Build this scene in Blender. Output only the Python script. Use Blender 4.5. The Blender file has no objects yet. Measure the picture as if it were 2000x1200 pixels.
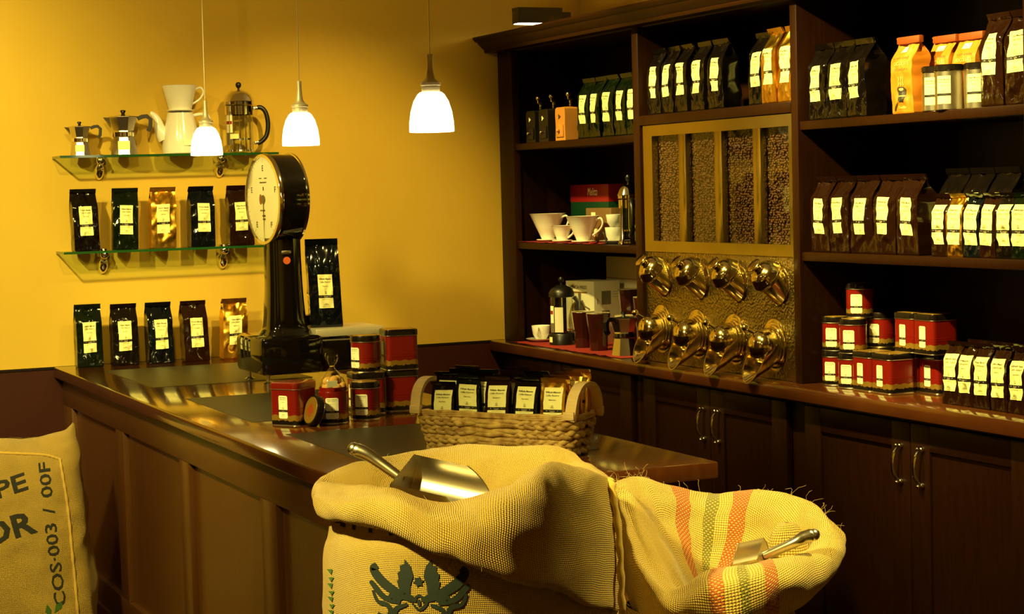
import bpy, bmesh, math, random
from mathutils import Vector, Matrix, noise
from mathutils.bvhtree import BVHTree
S = bpy.context.scene
COL = S.collection
PI = math.pi
H = 0.90                      # height of the counter top; most heights below are given from it

# ------------------------------------------------------------------ camera, world, light, exposure
cd = bpy.data.cameras.new('camera'); cam = bpy.data.objects.new('camera', cd); COL.objects.link(cam)
cd.sensor_width = 36.0; cd.lens = 3727.9 / 2000 * 36; cd.clip_start = 0.05
cam.matrix_world = Matrix(((0.91206546, 0.04915692, -0.40708746, -1.2816),
                           (-0.40920185, 0.04549562, -0.91130895, -6.9512),
                           (-0.02627644, 0.99775435, 0.06161009, 0.5966 + H), (0, 0, 0, 1)))
S.camera = cam
w = bpy.data.worlds.new('world'); S.world = w; w.use_nodes = True
w.node_tree.nodes['Background'].inputs[0].default_value = (1.0, 0.75, 0.3, 1)
w.node_tree.nodes['Background'].inputs[1].default_value = 0.05
S.view_settings.view_transform = 'Standard'; S.view_settings.look = 'None'
S.view_settings.exposure = 0.0; S.view_settings.gamma = 1.0
S.view_settings.use_curve_mapping = False
WARM = (1.0, 0.72, 0.18); PALE = (1.0, 0.82, 0.22)
CEIL = 2.75
SPOTS = [  # position, target, power, cone degrees, blend, radius, colour
    ((-1.1, -2.0, CEIL - .14), (-0.65, 0.0, 1.30), 330, 70, 1.0, .03, PALE),
    ((0.75, -2.1, CEIL - .14), (1.05, 0.0, 1.00), 170, 50, .7, .03, WARM),
    ((0.50, -1.0, CEIL - .14), (1.90, -0.8, 1.52), 210, 50, .7, .03, PALE),
    ((0.50, -1.9, CEIL - .14), (1.90, -1.7, 1.52), 290, 50, .7, .03, PALE),
    ((0.50, -2.7, CEIL - .14), (1.90, -2.55, 1.50), 290, 50, .7, .03, PALE),
    ((0.45, -3.4, CEIL - .14), (1.90, -3.05, 1.42), 310, 50, .7, .03, PALE),
    ((-1.9, -4.7, CEIL - .14), (-0.15, -4.0, 0.90), 560, 46, .9, .06, PALE),
    ((-1.5, -3.0, CEIL - .14), (-0.0, -1.5, 0.80), 420, 60, .9, .12, PALE),
    ((1.25, -4.5, CEIL - .14), (0.55, -3.9, 0.80), 260, 40, .8, .06, PALE),
    ((-0.4, -2.8, CEIL - .14), (0.10, 0.0, 2.15), 120, 66, 1.0, .03, WARM),  # added fill, lifts the dim upper back wall
    ((-2.3, -4.5, CEIL - .14), (-3.5, -4.4, 1.20), 110, 70, .8, .03, PALE),  # added, brightens the left wall that the metal reflects
    ((-2.0, -7.4, CEIL - .14), (-2.2, -8.9, 1.20), 110, 70, .8, .03, PALE),  # added, lights the entrance wall for chrome to mirror
    ((0.6, -7.2, CEIL - .14), (0.8, -8.9, 1.20), 110, 70, .8, .03, PALE),  # added, same purpose on the right half of the entrance wall
]

# ------------------------------------------------------------------ helpers: objects
def link(o):
    COL.objects.link(o); return o
def put(name, me, mat=None, parent=None, loc=(0, 0, 0), rot=(0, 0, 0)):
    o = bpy.data.objects.new(name, me); link(o)
    o.location = loc; o.rotation_euler = rot
    if parent: o.parent = parent
    if mat is not None and me is not None and not me.materials: me.materials.append(mat)
    return o
def tag(o, label, cat, group=None, kind=None):
    o['label'] = label; o['category'] = cat
    if group: o['group'] = group
    if kind: o['kind'] = kind
    return o
def thing(name, label, cat, loc=(0, 0, 0), rz=0, group=None, rot=None):
    o = bpy.data.objects.new(name, None); link(o); o.empty_display_size = .02
    o.location = loc; o.rotation_euler = rot if rot else (0, 0, rz)
    return tag(o, label, cat, group)
def copy_tree(o, parent=None):
    c = o.copy(); link(c); c.parent = parent
    for ch in list(o.children): copy_tree(ch, c)
    return c
def struct(o):
    o['kind'] = 'structure'; return o

# ------------------------------------------------------------------ helpers: meshes
def mesh(name, V, F, smooth=False, ang=None, uv=None):
    me = bpy.data.meshes.new(name)
    me.from_pydata([tuple(v) for v in V], [], F)
    if uv is not None:
        l = me.uv_layers.new(name='uv')
        for p in me.polygons:
            for li, vi in zip(p.loop_indices, p.vertices): l.data[li].uv = uv[vi]
    if smooth or ang:
        for p in me.polygons: p.use_smooth = True
    if ang: me.set_sharp_from_angle(angle=math.radians(ang))
    me.update(); return me
class MB:
    """collects several shapes of one part into one mesh"""
    def __init__(s): s.V = []; s.F = []
    def add(s, V, F, M=None):
        b = len(s.V)
        s.V += [M @ Vector(v) if M else Vector(v) for v in V]
        s.F += [tuple(i + b for i in f) for f in F]; return s
    def box(s, x0, x1, y0, y1, z0, z1, M=None):
        V = [(x, y, z) for z in (z0, z1) for y in (y0, y1) for x in (x0, x1)]
        return s.add(V, [(0, 2, 3, 1), (4, 5, 7, 6), (0, 1, 5, 4), (2, 6, 7, 3), (0, 4, 6, 2), (1, 3, 7, 5)], M)
    def lathe(s, prof, n=24, M=None, cap=True):
        V = []; F = []
        for r, z in prof:
            for i in range(n):
                a = 2 * PI * i / n; V.append((r * math.cos(a), r * math.sin(a), z))
        for j in range(len(prof) - 1):
            for i in range(n):
                k = (i + 1) % n; F.append((j * n + i, j * n + k, (j + 1) * n + k, (j + 1) * n + i))
        if cap:
            if prof[0][0] > 1e-5: F.append(tuple(range(n))[::-1])
            if prof[-1][0] > 1e-5: F.append(tuple((len(prof) - 1) * n + i for i in range(n)))
        return s.add(V, F, M)
    def tube(s, pts, r, n=8, cap=True, flat=1.0):
        pts = [Vector(p) for p in pts]; m = len(pts)
        R = r if isinstance(r, (list, tuple)) else [r] * m
        V = []; F = []; up = None
        for i, p in enumerate(pts):
            t = (pts[min(i + 1, m - 1)] - pts[max(i - 1, 0)]).normalized()
            if up is None:
                up = Vector((0, 0, 1)) if abs(t.z) < .9 else Vector((1, 0, 0))
            a = t.cross(up).normalized(); up = a.cross(t).normalized()
            for k in range(n):
                th = 2 * PI * k / n
                V.append(p + a * math.cos(th) * R[i] + up * math.sin(th) * R[i] * flat)
        for i in range(m - 1):
            for k in range(n):
                q = (k + 1) % n; F.append((i * n + k, i * n + q, (i + 1) * n + q, (i + 1) * n + k))
        if cap: F.append(tuple(range(n))[::-1]); F.append(tuple((m - 1) * n + k for k in range(n)))
        return s.add(V, F)
    def ball(s, c, r, n=12, sc=(1, 1, 1)):
        pr = [(max(r * math.sin(PI * i / (n // 2)), 0.0), -r * math.cos(PI * i / (n // 2))) for i in range(n // 2 + 1)]
        return s.lathe(pr, n, Matrix.Translation(c) @ Matrix.Diagonal((*sc, 1)), cap=False)
    def sweep(s, pts, sect, up=(0, 0, 1)):
        """closed 2-D section swept on a path; section x goes along path x up"""
        pts = [Vector(p) for p in pts]; m = len(pts); n = len(sect); V = []; F = []
        up = Vector(up)
        for i, p in enumerate(pts):
            t = (pts[min(i + 1, m - 1)] - pts[max(i - 1, 0)]).normalized()
            a = t.cross(up).normalized(); u = a.cross(t).normalized()
            for x, y in sect: V.append(p + a * x + u * y)
        for i in range(m - 1):
            for k in range(n):
                q = (k + 1) % n; F.append((i * n + k, i * n + q, (i + 1) * n + q, (i + 1) * n + k))
        F.append(tuple(range(n))[::-1]); F.append(tuple((m - 1) * n + k for k in range(n)))
        return s.add(V, F)
    def build(s, name, mat, parent=None, smooth=True, ang=40, loc=(0, 0, 0), rot=(0, 0, 0)):
        me = mesh(name, s.V, s.F, smooth, ang if smooth else None)
        bm = bmesh.new(); bm.from_mesh(me); bmesh.ops.recalc_face_normals(bm, faces=bm.faces); bm.to_mesh(me); bm.free()
        if smooth and ang: me.set_sharp_from_angle(angle=math.radians(ang))
        return put(name, me, mat, parent, loc, rot)
def bevel_box(x0, x1, y0, y1, z0, z1, b=.003, seg=2, name='box'):
    me = bpy.data.meshes.new(name); bm = bmesh.new()
    bmesh.ops.create_cube(bm, size=1.0)
    for v in bm.verts:
        v.co = Vector(((x0 + x1) / 2 + v.co.x * (x1 - x0), (y0 + y1) / 2 + v.co.y * (y1 - y0), (z0 + z1) / 2 + v.co.z * (z1 - z0)))
    if b > 0: bmesh.ops.bevel(bm, geom=list(bm.edges), offset=b, segments=seg, affect='EDGES', profile=.5)
    bm.to_mesh(me); bm.free()
    for p in me.polygons: p.use_smooth = True
    me.set_sharp_from_angle(angle=math.radians(35)); return me
def bbox(name, mat, parent, x0, x1, y0, y1, z0, z1, b=.003, **k):
    return put(name, bevel_box(min(x0, x1), max(x0, x1), min(y0, y1), max(y0, y1), z0, z1, b, name=name), mat, parent, **k)
def arc(c, r, a0, a1, n, ax='xz'):
    out = []
    for i in range(n + 1):
        a = math.radians(a0 + (a1 - a0) * i / n); u, v = r * math.cos(a), r * math.sin(a)
        out.append(Vector(c) + (Vector((u, 0, v)) if ax == 'xz' else Vector((u, v, 0)) if ax == 'xy' else Vector((0, u, v))))
    return out
def cr(p0, p1, p2, p3, t):
    return .5 * ((2 * p1) + (p2 - p0) * t + (2 * p0 - 5 * p1 + 4 * p2 - p3) * t * t + (3 * p1 - p0 - 3 * p2 + p3) * t ** 3)
def spline(pts, n, closed=False):
    pts = [Vector(p) for p in pts]; m = len(pts); out = []
    if closed:
        for i in range(n):
            f = i / n * m; k = int(f); t = f - k
            out.append(cr(pts[(k - 1) % m], pts[k % m], pts[(k + 1) % m], pts[(k + 2) % m], t))
    else:
        for i in range(n + 1):
            f = min(i / n * (m - 1), m - 1 - 1e-6); k = int(f); t = f - k
            out.append(cr(pts[max(k - 1, 0)], pts[k], pts[min(k + 1, m - 1)], pts[min(k + 2, m - 1)], t))
    return out
def loft(rings, nu, nv):
    R = [spline(r, nu, True) for r in rings]
    cols = [spline([R[j][i] for j in range(len(R))], nv) for i in range(nu)]
    V = []; UV = []; F = []
    clen = 0
    mid = len(R) // 2
    us = [0]
    for i in range(nu): us.append(us[-1] + (R[mid][(i + 1) % nu] - R[mid][i]).length)
    for i in range(nu + 1):
        c = cols[i % nu]; acc = 0
        for j in range(nv + 1):
            if j: acc += (c[j] - c[j - 1]).length
            V.append(c[j]); UV.append((us[i], acc))
    for i in range(nu):
        for j in range(nv):
            a = i * (nv + 1) + j; b = (i + 1) * (nv + 1) + j
            F.append((a, b, b + 1, a + 1))
    return V, F, UV

# ------------------------------------------------------------------ helpers: lettering
_tc = {}
def text2d(body, bold=0.0, shear=0.0):
    key = (body, bold, shear)
    if key not in _tc:
        cu = bpy.data.curves.new('t', 'FONT'); cu.body = body; cu.size = 1; cu.resolution_u = 2
        cu.offset = bold; cu.shear = shear; cu.fill_mode = 'FRONT'
        o = bpy.data.objects.new('t', cu); COL.objects.link(o)
        dg = bpy.context.evaluated_depsgraph_get(); dg.update()
        me = bpy.data.meshes.new_from_object(o.evaluated_get(dg))
        V = [(v.co.x, v.co.y) for v in me.vertices]; F = [tuple(p.vertices) for p in me.polygons]
        bpy.data.objects.remove(o); bpy.data.curves.remove(cu); bpy.data.meshes.remove(me)
        xs = [v[0] for v in V]; ys = [v[1] for v in V]
        x0, x1, y0, y1 = min(xs), max(xs), min(ys), max(ys)
        _tc[key] = ([(x - x0, y) for x, y in V], F, x1 - x0, y0, y1)
    return _tc[key]
def lines2d(lines):
    """lines: (text, centre x, base y, width or None, cap height, bold, shear) -> flat V, F"""
    V = []; F = []
    for (t, cx, y, wd, hh, b, sh) in lines:
        if t == '-':                                     # an illegible print line
            k = len(V); V += [(cx - wd / 2, y), (cx + wd / 2, y), (cx + wd / 2, y + hh), (cx - wd / 2, y + hh)]; F.append((k, k + 1, k + 2, k + 3)); continue
        tv, tf, tw, y0, y1 = text2d(t, b, sh)
        sx = wd / tw if wd else hh / .7; sy = hh / .7; k = len(V)
        wid = tw * sx
        V += [(cx - wid / 2 + x * sx, y + yy * sy) for x, yy in tv]; F += [tuple(i + k for i in f) for f in tf]
    return V, F
def cut(V, F, maxlen):
    """split triangles until no edge is longer than maxlen, so print can follow a curved surface"""
    bm = bmesh.new()
    vs = [bm.verts.new((x, y, 0)) for x, y in V]
    for f in F:
        try: bm.faces.new([vs[i] for i in f])
        except ValueError: pass
    bmesh.ops.triangulate(bm, faces=bm.faces)
    for _ in range(4):
        es = [e for e in bm.edges if e.calc_length() > maxlen]
        if not es: break
        bmesh.ops.subdivide_edges(bm, edges=es, cuts=1)
        bmesh.ops.triangulate(bm, faces=[f for f in bm.faces if len(f.verts) > 3])
    bm.verts.index_update()
    V = [(v.co.x, v.co.y) for v in bm.verts]; F = [tuple(v.index for v in f.verts) for f in bm.faces]
    bm.free(); return V, F

# ------------------------------------------------------------------ materials
def nt(m): return m.node_tree.nodes, m.node_tree.links
def mat(name, col, rough=.5, metal=0.0, spec=.5, coat=0.0, var=None, vscale=8.0, stretch=(1, 1, 1), bump=0.0, bscale=40.0, bdist=.002, bdetail=2.0, uvw=False, rnd=False, emit=None, estr=0):
    m = bpy.data.materials.new(name); m.use_nodes = True
    N, L = nt(m); b = N['Principled BSDF']
    b.inputs['Base Color'].default_value = (*col, 1); b.inputs['Roughness'].default_value = rough
    b.inputs['Metallic'].default_value = metal; b.inputs['Specular IOR Level'].default_value = spec
    b.inputs['Coat Weight'].default_value = coat; b.inputs['Coat Roughness'].default_value = .08
    if emit: b.inputs['Emission Color'].default_value = (*emit, 1); b.inputs['Emission Strength'].default_value = estr
    tc = N.new('ShaderNodeTexCoord'); mp = N.new('ShaderNodeMapping'); L.new(tc.outputs['UV' if uvw else 'Object'], mp.inputs['Vector'])
    mp.inputs['Scale'].default_value = stretch
    if rnd:
        oi = N.new('ShaderNodeObjectInfo'); mu = N.new('ShaderNodeVectorMath'); mu.operation = 'SCALE'
        cb = N.new('ShaderNodeCombineXYZ')
        for i in range(3): L.new(oi.outputs['Random'], cb.inputs[i])
        mu.inputs['Scale'].default_value = 7.0; L.new(cb.outputs[0], mu.inputs[0]); L.new(mu.outputs[0], mp.inputs['Location'])
    nz = N.new('ShaderNodeTexNoise'); nz.inputs['Scale'].default_value = vscale; nz.inputs['Detail'].default_value = 4
    L.new(mp.outputs[0], nz.inputs['Vector'])
    cr_ = N.new('ShaderNodeValToRGB'); L.new(nz.outputs['Fac'], cr_.inputs[0])
    v2 = var if var else tuple(min(c * 1.12, 1) for c in col)
    cr_.color_ramp.elements[0].position = .35; cr_.color_ramp.elements[0].color = (*col, 1)
    cr_.color_ramp.elements[1].position = .68; cr_.color_ramp.elements[1].color = (*v2, 1)
    L.new(cr_.outputs[0], b.inputs['Base Color'])
    if bump:
        n2 = N.new('ShaderNodeTexNoise'); n2.inputs['Scale'].default_value = bscale; n2.inputs['Detail'].default_value = bdetail
        L.new(mp.outputs[0], n2.inputs['Vector'])
        bp = N.new('ShaderNodeBump'); bp.inputs['Strength'].default_value = bump; bp.inputs['Distance'].default_value = bdist
        L.new(n2.outputs['Fac'], bp.inputs['Height']); L.new(bp.outputs[0], b.inputs['Normal'])
    return m
def glass(name, tint=(1, 1, 1), refl=.05):
    """thin clear pane: mostly see-through, mirror-like at glancing angles (Schlick), the same from both sides"""
    m = bpy.data.materials.new(name); m.use_nodes = True; N, L = nt(m)
    N.remove(N['Principled BSDF']); out = N['Material Output']
    t = N.new('ShaderNodeBsdfTransparent'); t.inputs[0].default_value = (*tint, 1)
    g = N.new('ShaderNodeBsdfGlossy'); g.inputs['Roughness'].default_value = .03
    ge = N.new('ShaderNodeNewGeometry'); dt = N.new('ShaderNodeVectorMath'); dt.operation = 'DOT_PRODUCT'
    L.new(ge.outputs['Normal'], dt.inputs[0]); L.new(ge.outputs['Incoming'], dt.inputs[1])
    def Mt(op, a, b=None, c=None):
        n = N.new('ShaderNodeMath'); n.operation = op
        for k, x in enumerate((a, b, c)):
            if x is None: continue
            if isinstance(x, (int, float)): n.inputs[k].default_value = x
            else: L.new(x, n.inputs[k])
        return n.outputs[0]
    f = Mt('MULTIPLY_ADD', Mt('POWER', Mt('SUBTRACT', 1.0, Mt('ABSOLUTE', dt.outputs['Value'])), 5.0), 1 - refl, refl)
    mx = N.new('ShaderNodeMixShader'); L.new(f, mx.inputs[0])
    L.new(t.outputs[0], mx.inputs[1]); L.new(g.outputs[0], mx.inputs[2]); L.new(mx.outputs[0], out.inputs[0]); return m
def weave(name, light, dark, pitch, stripes=None, holes=.0, bumpd=.0022):
    """plain-weave jute; the UV map is in metres"""
    m = bpy.data.materials.new(name); m.use_nodes = True; N, L = nt(m); b = N['Principled BSDF']
    b.inputs['Roughness'].default_value = .95; b.inputs['Specular IOR Level'].default_value = .15
    b.inputs['Sheen Weight'].default_value = .25
    uv = N.new('ShaderNodeTexCoord'); nz = N.new('ShaderNodeTexNoise'); nz.inputs['Scale'].default_value = 30
    L.new(uv.outputs['UV'], nz.inputs['Vector'])
    ad = N.new('ShaderNodeVectorMath'); ad.operation = 'MULTIPLY_ADD'; ad.inputs[1].default_value = (pitch * .9,) * 3
    L.new(nz.outputs['Color'], ad.inputs[0]); L.new(uv.outputs['UV'], ad.inputs[2])
    sp = N.new('ShaderNodeSeparateXYZ'); L.new(ad.outputs[0], sp.inputs[0])
    def M(op, a, b_=None, c=None):
        n = N.new('ShaderNodeMath'); n.operation = op
        for i, x in enumerate((a, b_, c)):
            if x is None: continue
            if isinstance(x, (int, float)): n.inputs[i].default_value = x
            else: L.new(x, n.inputs[i])
        return n.outputs[0]
    su = M('SINE', M('MULTIPLY', sp.outputs[0], PI / pitch)); sv = M('SINE', M('MULTIPLY', sp.outputs[1], PI / pitch))
    au = M('ABSOLUTE', su); av = M('ABSOLUTE', sv)
    over = M('GREATER_THAN', M('MULTIPLY', su, sv), 0.0)
    # warp thread on top: rounded across u, arched along v; weft the other way
    hw = M('MULTIPLY', M('POWER', au, .6), M('MULTIPLY_ADD', av, .5, .5)); hf = M('MULTIPLY', M('POWER', av, .6), M('MULTIPLY_ADD', au, .5, .5))
    mixh = N.new('ShaderNodeMix'); L.new(over, mixh.inputs[0]); L.new(hw, mixh.inputs[2]); L.new(hf, mixh.inputs[3])
    h = mixh.outputs[0]
    ra = N.new('ShaderNodeValToRGB'); L.new(h, ra.inputs[0])
    ra.color_ramp.elements[0].position = .12 + holes; ra.color_ramp.elements[0].color = (*dark, 1)
    ra.color_ramp.elements[1].position = .62; ra.color_ramp.elements[1].color = (*light, 1)
    n3 = N.new('ShaderNodeTexNoise'); n3.inputs['Scale'].default_value = 9; n3.inputs['Detail'].default_value = 6; L.new(uv.outputs['UV'], n3.inputs['Vector'])
    r3 = N.new('ShaderNodeMapRange'); L.new(n3.outputs['Fac'], r3.inputs[0]); r3.inputs[3].default_value = .75; r3.inputs[4].default_value = 1.2
    col = ra.outputs[0]
    if stripes:
        s2 = N.new('ShaderNodeSeparateXYZ'); L.new(ad.outputs[0], s2.inputs[0])
        for lo, hi, c in stripes:
            f = M('MULTIPLY', M('GREATER_THAN', s2.outputs[0], lo), M('LESS_THAN', s2.outputs[0], hi))
            f = M('MULTIPLY', f, M('MULTIPLY_ADD', over, -.55, .92))
            mx = N.new('ShaderNodeMix'); mx.data_type = 'RGBA'; L.new(f, mx.inputs[0]); L.new(col, mx.inputs[6]); mx.inputs[7].default_value = (*c, 1); col = mx.outputs[2]
    vm = N.new('ShaderNodeVectorMath'); vm.operation = 'SCALE'; L.new(col, vm.inputs[0]); L.new(r3.outputs[0], vm.inputs['Scale'])
    L.new(vm.outputs[0], b.inputs['Base Color'])
    bp = N.new('ShaderNodeBump'); bp.inputs['Strength'].default_value = .9; bp.inputs['Distance'].default_value = bumpd
    L.new(h, bp.inputs['Height']); L.new(bp.outputs[0], b.inputs['Normal'])
    return m
def hammered(name, col):
    m = mat(name, col, .28, 1.0); N, L = nt(m); b = N['Principled BSDF']
    tc = N.new('ShaderNodeTexCoord'); vo = N.new('ShaderNodeTexVoronoi'); vo.inputs['Scale'].default_value = 125; L.new(tc.outputs['Object'], vo.inputs['Vector'])
    bp = N.new('ShaderNodeBump'); bp.inputs['Strength'].default_value = .8; bp.inputs['Distance'].default_value = .003
    L.new(vo.outputs['Distance'], bp.inputs['Height']); L.new(bp.outputs[0], b.inputs['Normal']); return m

WOODC = (.016, .0042, .0006)
M = dict(
    wall=mat('yellow_plaster', (.62, .41, .050), .75, spec=.2, var=(.66, .44, .058), vscale=2.5, bump=.15, bscale=120, bdist=.001),
    ceiling=mat('ceiling_paint', (.70, .62, .42), .9, spec=.1),
    wainscot=mat('dark_red_panel', (.036, .0050, .0018), .45, var=(.042, .006, .0022), vscale=3),
    black_trim=mat('black_trim', (.006, .004, .003), .4),
    floor=mat('floor_wood', (.06, .026, .010), .35, var=(.085, .038, .014), vscale=5, stretch=(1, 8, 1)),
    wood=mat('stained_wood', WOODC, .40, spec=.15, var=(.021, .0058, .0009), vscale=14, stretch=(6, 6, .6), bump=.12, bscale=60, bdist=.0006),
    counterwood=mat('counter_wood', (.085, .030, .0055), .34, var=(.100, .036, .007), vscale=12, stretch=(6, 6, .5), bump=.1, bscale=60, bdist=.0006, coat=.1),
    top=mat('polished_top', (.075, .020, .005), .16, var=(.10, .029, .007), vscale=8, stretch=(7, .7, 1), coat=.6),
    inlay=mat('green_black_inlay', (.020, .019, .008), .42, var=(.030, .028, .012), vscale=60, bump=.2, bscale=300, bdist=.0005),
    black=mat('black_enamel', (.004, .0032, .0026), .07, coat=.5),
    blackplastic=mat('black_plastic', (.006, .005, .004), .35),
    chrome=mat('chrome', (.82, .78, .68), .10, 1.0),
    satin=mat('satin_metal', (.78, .70, .50), .45, .55),
    steel=mat('brushed_steel', (.66, .60, .48), .28, 1.0),
    alu=mat('cast_aluminium', (.60, .56, .46), .25, 1.0),
    brass=mat('polished_brass', (.74, .60, .28), .13, 1.0),
    brassframe=mat('satin_brass', (.42, .35, .14), .18, 1.0, bump=.05, bscale=6, bdist=.004),
    hammer=hammered('hammered_brass', (.40, .31, .11)),
    porcelain=mat('porcelain', (.82, .80, .72), .16, coat=.3),
    paper=mat('label_paper', (.93, .88, .40), .55, spec=.2),
    tinpaper=mat('white_label_paper', (.95, .92, .62), .5, spec=.2),
    ink=mat('ink', (.03, .025, .02), .6),
    inkgrey=mat('grey_ink', (.35, .31, .18), .6),
    band=mat('black_label_band', (.010, .006, .004), .5),
    bandink=mat('cream_ink', (.75, .66, .40), .6),
    red=mat('red_tin', (.19, .0068, .0028), .28, coat=.2),
    tingold=mat('tin_gold', (.42, .24, .035), .35, .6),
    tinblack=mat('tin_black', (.008, .005, .004), .22),
    orangesticker=mat('orange_sticker', (.65, .12, .02), .5),
    dial=mat('dial_face', (.86, .80, .48), .4),
    glassgreen=mat('glass_edge', (.012, .07, .016), .12, coat=.4),
    glass=glass('clear_glass', (.97, .98, .95), .035), shelfglass=glass('shelf_glass', (.86, .95, .84), .06),
    film=glass('cellophane', (.98, .98, .96), .07),
    bean=mat('roasted_bean', (.050, .0155, .0030), .5, spec=.3, var=(.085, .028, .006), vscale=90),
    cookie=mat('biscuit', (.62, .32, .06), .7, var=(.72, .42, .10), vscale=60),
    wicker=mat('seagrass', (.30, .16, .035), .5, var=(.62, .41, .12), vscale=45, bump=.5, bscale=90, bdist=.002),
    handlewood=mat('pale_wood', (.66, .46, .19), .5, var=(.74, .54, .25), vscale=20, stretch=(1, 1, 8)),
    napkin=mat('red_napkin', (.30, .012, .006), .85, bump=.2, bscale=300),
    tumbler=mat('brown_glaze', (.035, .007, .004), .15, coat=.4),
    cream=mat('cream_glaze', (.60, .50, .28), .3),
    millorange=mat('orange_wood', (.50, .20, .035), .4, var=(.58, .25, .05), vscale=8),
    boxred=mat('box_red', (.32, .012, .010), .4), boxgreen=mat('box_green', (.006, .05, .02), .4),
    card=mat('brown_card', (.20, .105, .030), .7), boxwhite=mat('box_white', (.70, .66, .48), .5), boxgrey=mat('box_grey', (.16, .14, .09), .5),
    kraft=mat('orange_kraft', (.46, .155, .006), .55, bump=.3, bscale=20, bdist=.003, rnd=True), rust=mat('rust_fold', (.26, .045, .004), .55),
    graphite=mat('graphite', (.10, .09, .07), .4, .6), greencloth=mat('green_cloth', (.02, .07, .012), .9),
    printgreen=mat('green_print', (.045, .12, .012), .9), printred=mat('red_print', (.50, .09, .03), .9), printblack=mat('black_print', (.020, .020, .015), .9), printblue=mat('blue_black_print', (.012, .020, .018), .9),
    fibre=mat('jute_fibre', (.60, .42, .12), .9),
    jute=weave('jute_fine', (.66, .43, .080), (.21, .11, .013), .0036),
    jutetwill=weave('jute_twill', (.62, .41, .075), (.27, .15, .020), .0030),
    juteopen=weave('jute_open', (.72, .50, .12), (.16, .085, .012), .0046,
                   stripes=[(.60, .645, (.50, .055, .012)), (.70, .735, (.13, .15, .02)), (.79, .83, (.50, .055, .012)),
                            (1.545, 1.59, (.50, .055, .012)), (1.64, 1.675, (.13, .15, .02)), (1.73, 1.77, (.50, .055, .012))], holes=.10),
)
FOIL = {k: mat('foil_' + k, c, .10, spec=.42, var=tuple(x * 1.3 for x in c), bump=.42, bscale=13, bdist=.012, bdetail=.8, rnd=True) for k, c in dict(
    black=(.0040, .0026, .002), green=(.0026, .0060, .0020), brown=(.0120, .0036, .0014), navy=(.002, .0032, .0055)).items()}
FOIL['gold'] = mat('foil_gold', (.80, .46, .055), .27, 1.0, bump=.5, bscale=22, bdist=.008, bdetail=1.0, rnd=True)
lamp = bpy.data.materials.new('opal_lamp_glass'); lamp.use_nodes = True
_b = lamp.node_tree.nodes['Principled BSDF']; _b.inputs['Base Color'].default_value = (.9, .88, .8, 1)
_b.inputs['Emission Color'].default_value = (1, .84, .42, 1); _b.inputs['Emission Strength'].default_value = 7.0
M['lamp'] = lamp
lb = bpy.data.materials.new('lamp_opening'); lb.use_nodes = True
_b = lb.node_tree.nodes['Principled BSDF']; _b.inputs['Emission Color'].default_value = (1, .82, .42, 1); _b.inputs['Emission Strength'].default_value = 45.0
M['lampglow'] = lb

# ------------------------------------------------------------------ the room
XR = 2.16; XL = -3.6; YF = -9.0
def slab(name, m, *a): return struct(MB().box(*a).build(name, m, smooth=False))
tag(slab('floor', M['floor'], XL - .1, XR + .1, YF - .1, .1, -.1, 0), 'dark wooden shop floor', 'floor')
tag(slab('wall_back', M['wall'], XL, XR, 0, .1, 0, CEIL), 'yellow plaster wall behind the glass shelves', 'wall')
tag(slab('wall_right', M['wall'], XR, XR + .1, YF, .1, 0, CEIL), 'yellow wall behind the shelf cabinet', 'wall')
tag(slab('wall_left', M['wall'], XL - .1, XL, YF, .1, 0, CEIL), 'yellow wall on the far left', 'wall')
tag(slab('wall_front', M['wall'], XL - .1, XR + .1, YF - .1, YF, 0, CEIL), 'yellow wall on the entrance side', 'wall')
tag(slab('ceiling', M['ceiling'], XL - .1, XR + .1, YF - .1, .1, CEIL, CEIL + .1), 'pale ceiling', 'ceiling')
tag(slab('trim_1', M['wainscot'], XL, XR, -.012, 0, 0, H - .008), 'dark red wainscot along the lower back wall', 'wainscot')
tag(slab('trim_2', M['black_trim'], XL, XR, -.016, 0, H - .008, H), 'black cap strip on the red wainscot', 'trim')
# ceiling spotlights; the last four are added for wall fill and reflections
for i, (p, t, pw, cone, bl, rad, lc) in enumerate(SPOTS):
    d = (Vector(t) - Vector(p)).normalized()
    r = thing('ceiling_spotlight', ['round ceiling spotlight over the left wall', 'ceiling spotlight over the glass shelves', 'ceiling spotlight nearest the back wall over the shelf cabinet', 'second ceiling spotlight over the shelf cabinet', 'third ceiling spotlight over the shelf cabinet', 'fourth ceiling spotlight over the shelf cabinet', 'ceiling spotlight over the open sacks', 'ceiling spotlight over the counter front', 'ceiling spotlight over the striped sack', 'added fill spotlight aimed high at the back wall', 'added spotlight brightening the far left wall for reflections', 'added spotlight brightening the left of the entrance wall for reflections', 'added spotlight brightening the right of the entrance wall for reflections'][i], 'spotlight', (p[0], p[1], CEIL), group='ceiling spotlights')
    q = d.to_track_quat('-Z', 'Y').to_matrix().to_4x4()
    MB().lathe([(.05, -.012), (.05, 0)], 20).build('ceiling_plate', M['steel'], r)
    MB().tube([(0, 0, -.01), (0, 0, -.075)], .008).build('stem', M['steel'], r)
    MB().lathe([(.042, -.05), (.042, .03), (.03, .045), (.0, .045)], 20, Matrix.Translation((0, 0, -.09)) @ q, cap=False).build('housing', M['steel'], r)
    ld = bpy.data.lights.new('spot', 'SPOT'); ld.energy = pw; ld.color = lc; ld.spot_size = math.radians(cone); ld.spot_blend = bl; ld.shadow_soft_size = rad
    lo = bpy.data.objects.new('bulb', ld); link(lo); lo.parent = r; lo.matrix_local = Matrix.Translation(Vector((0, 0, -.09)) + d * .055) @ q

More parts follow.
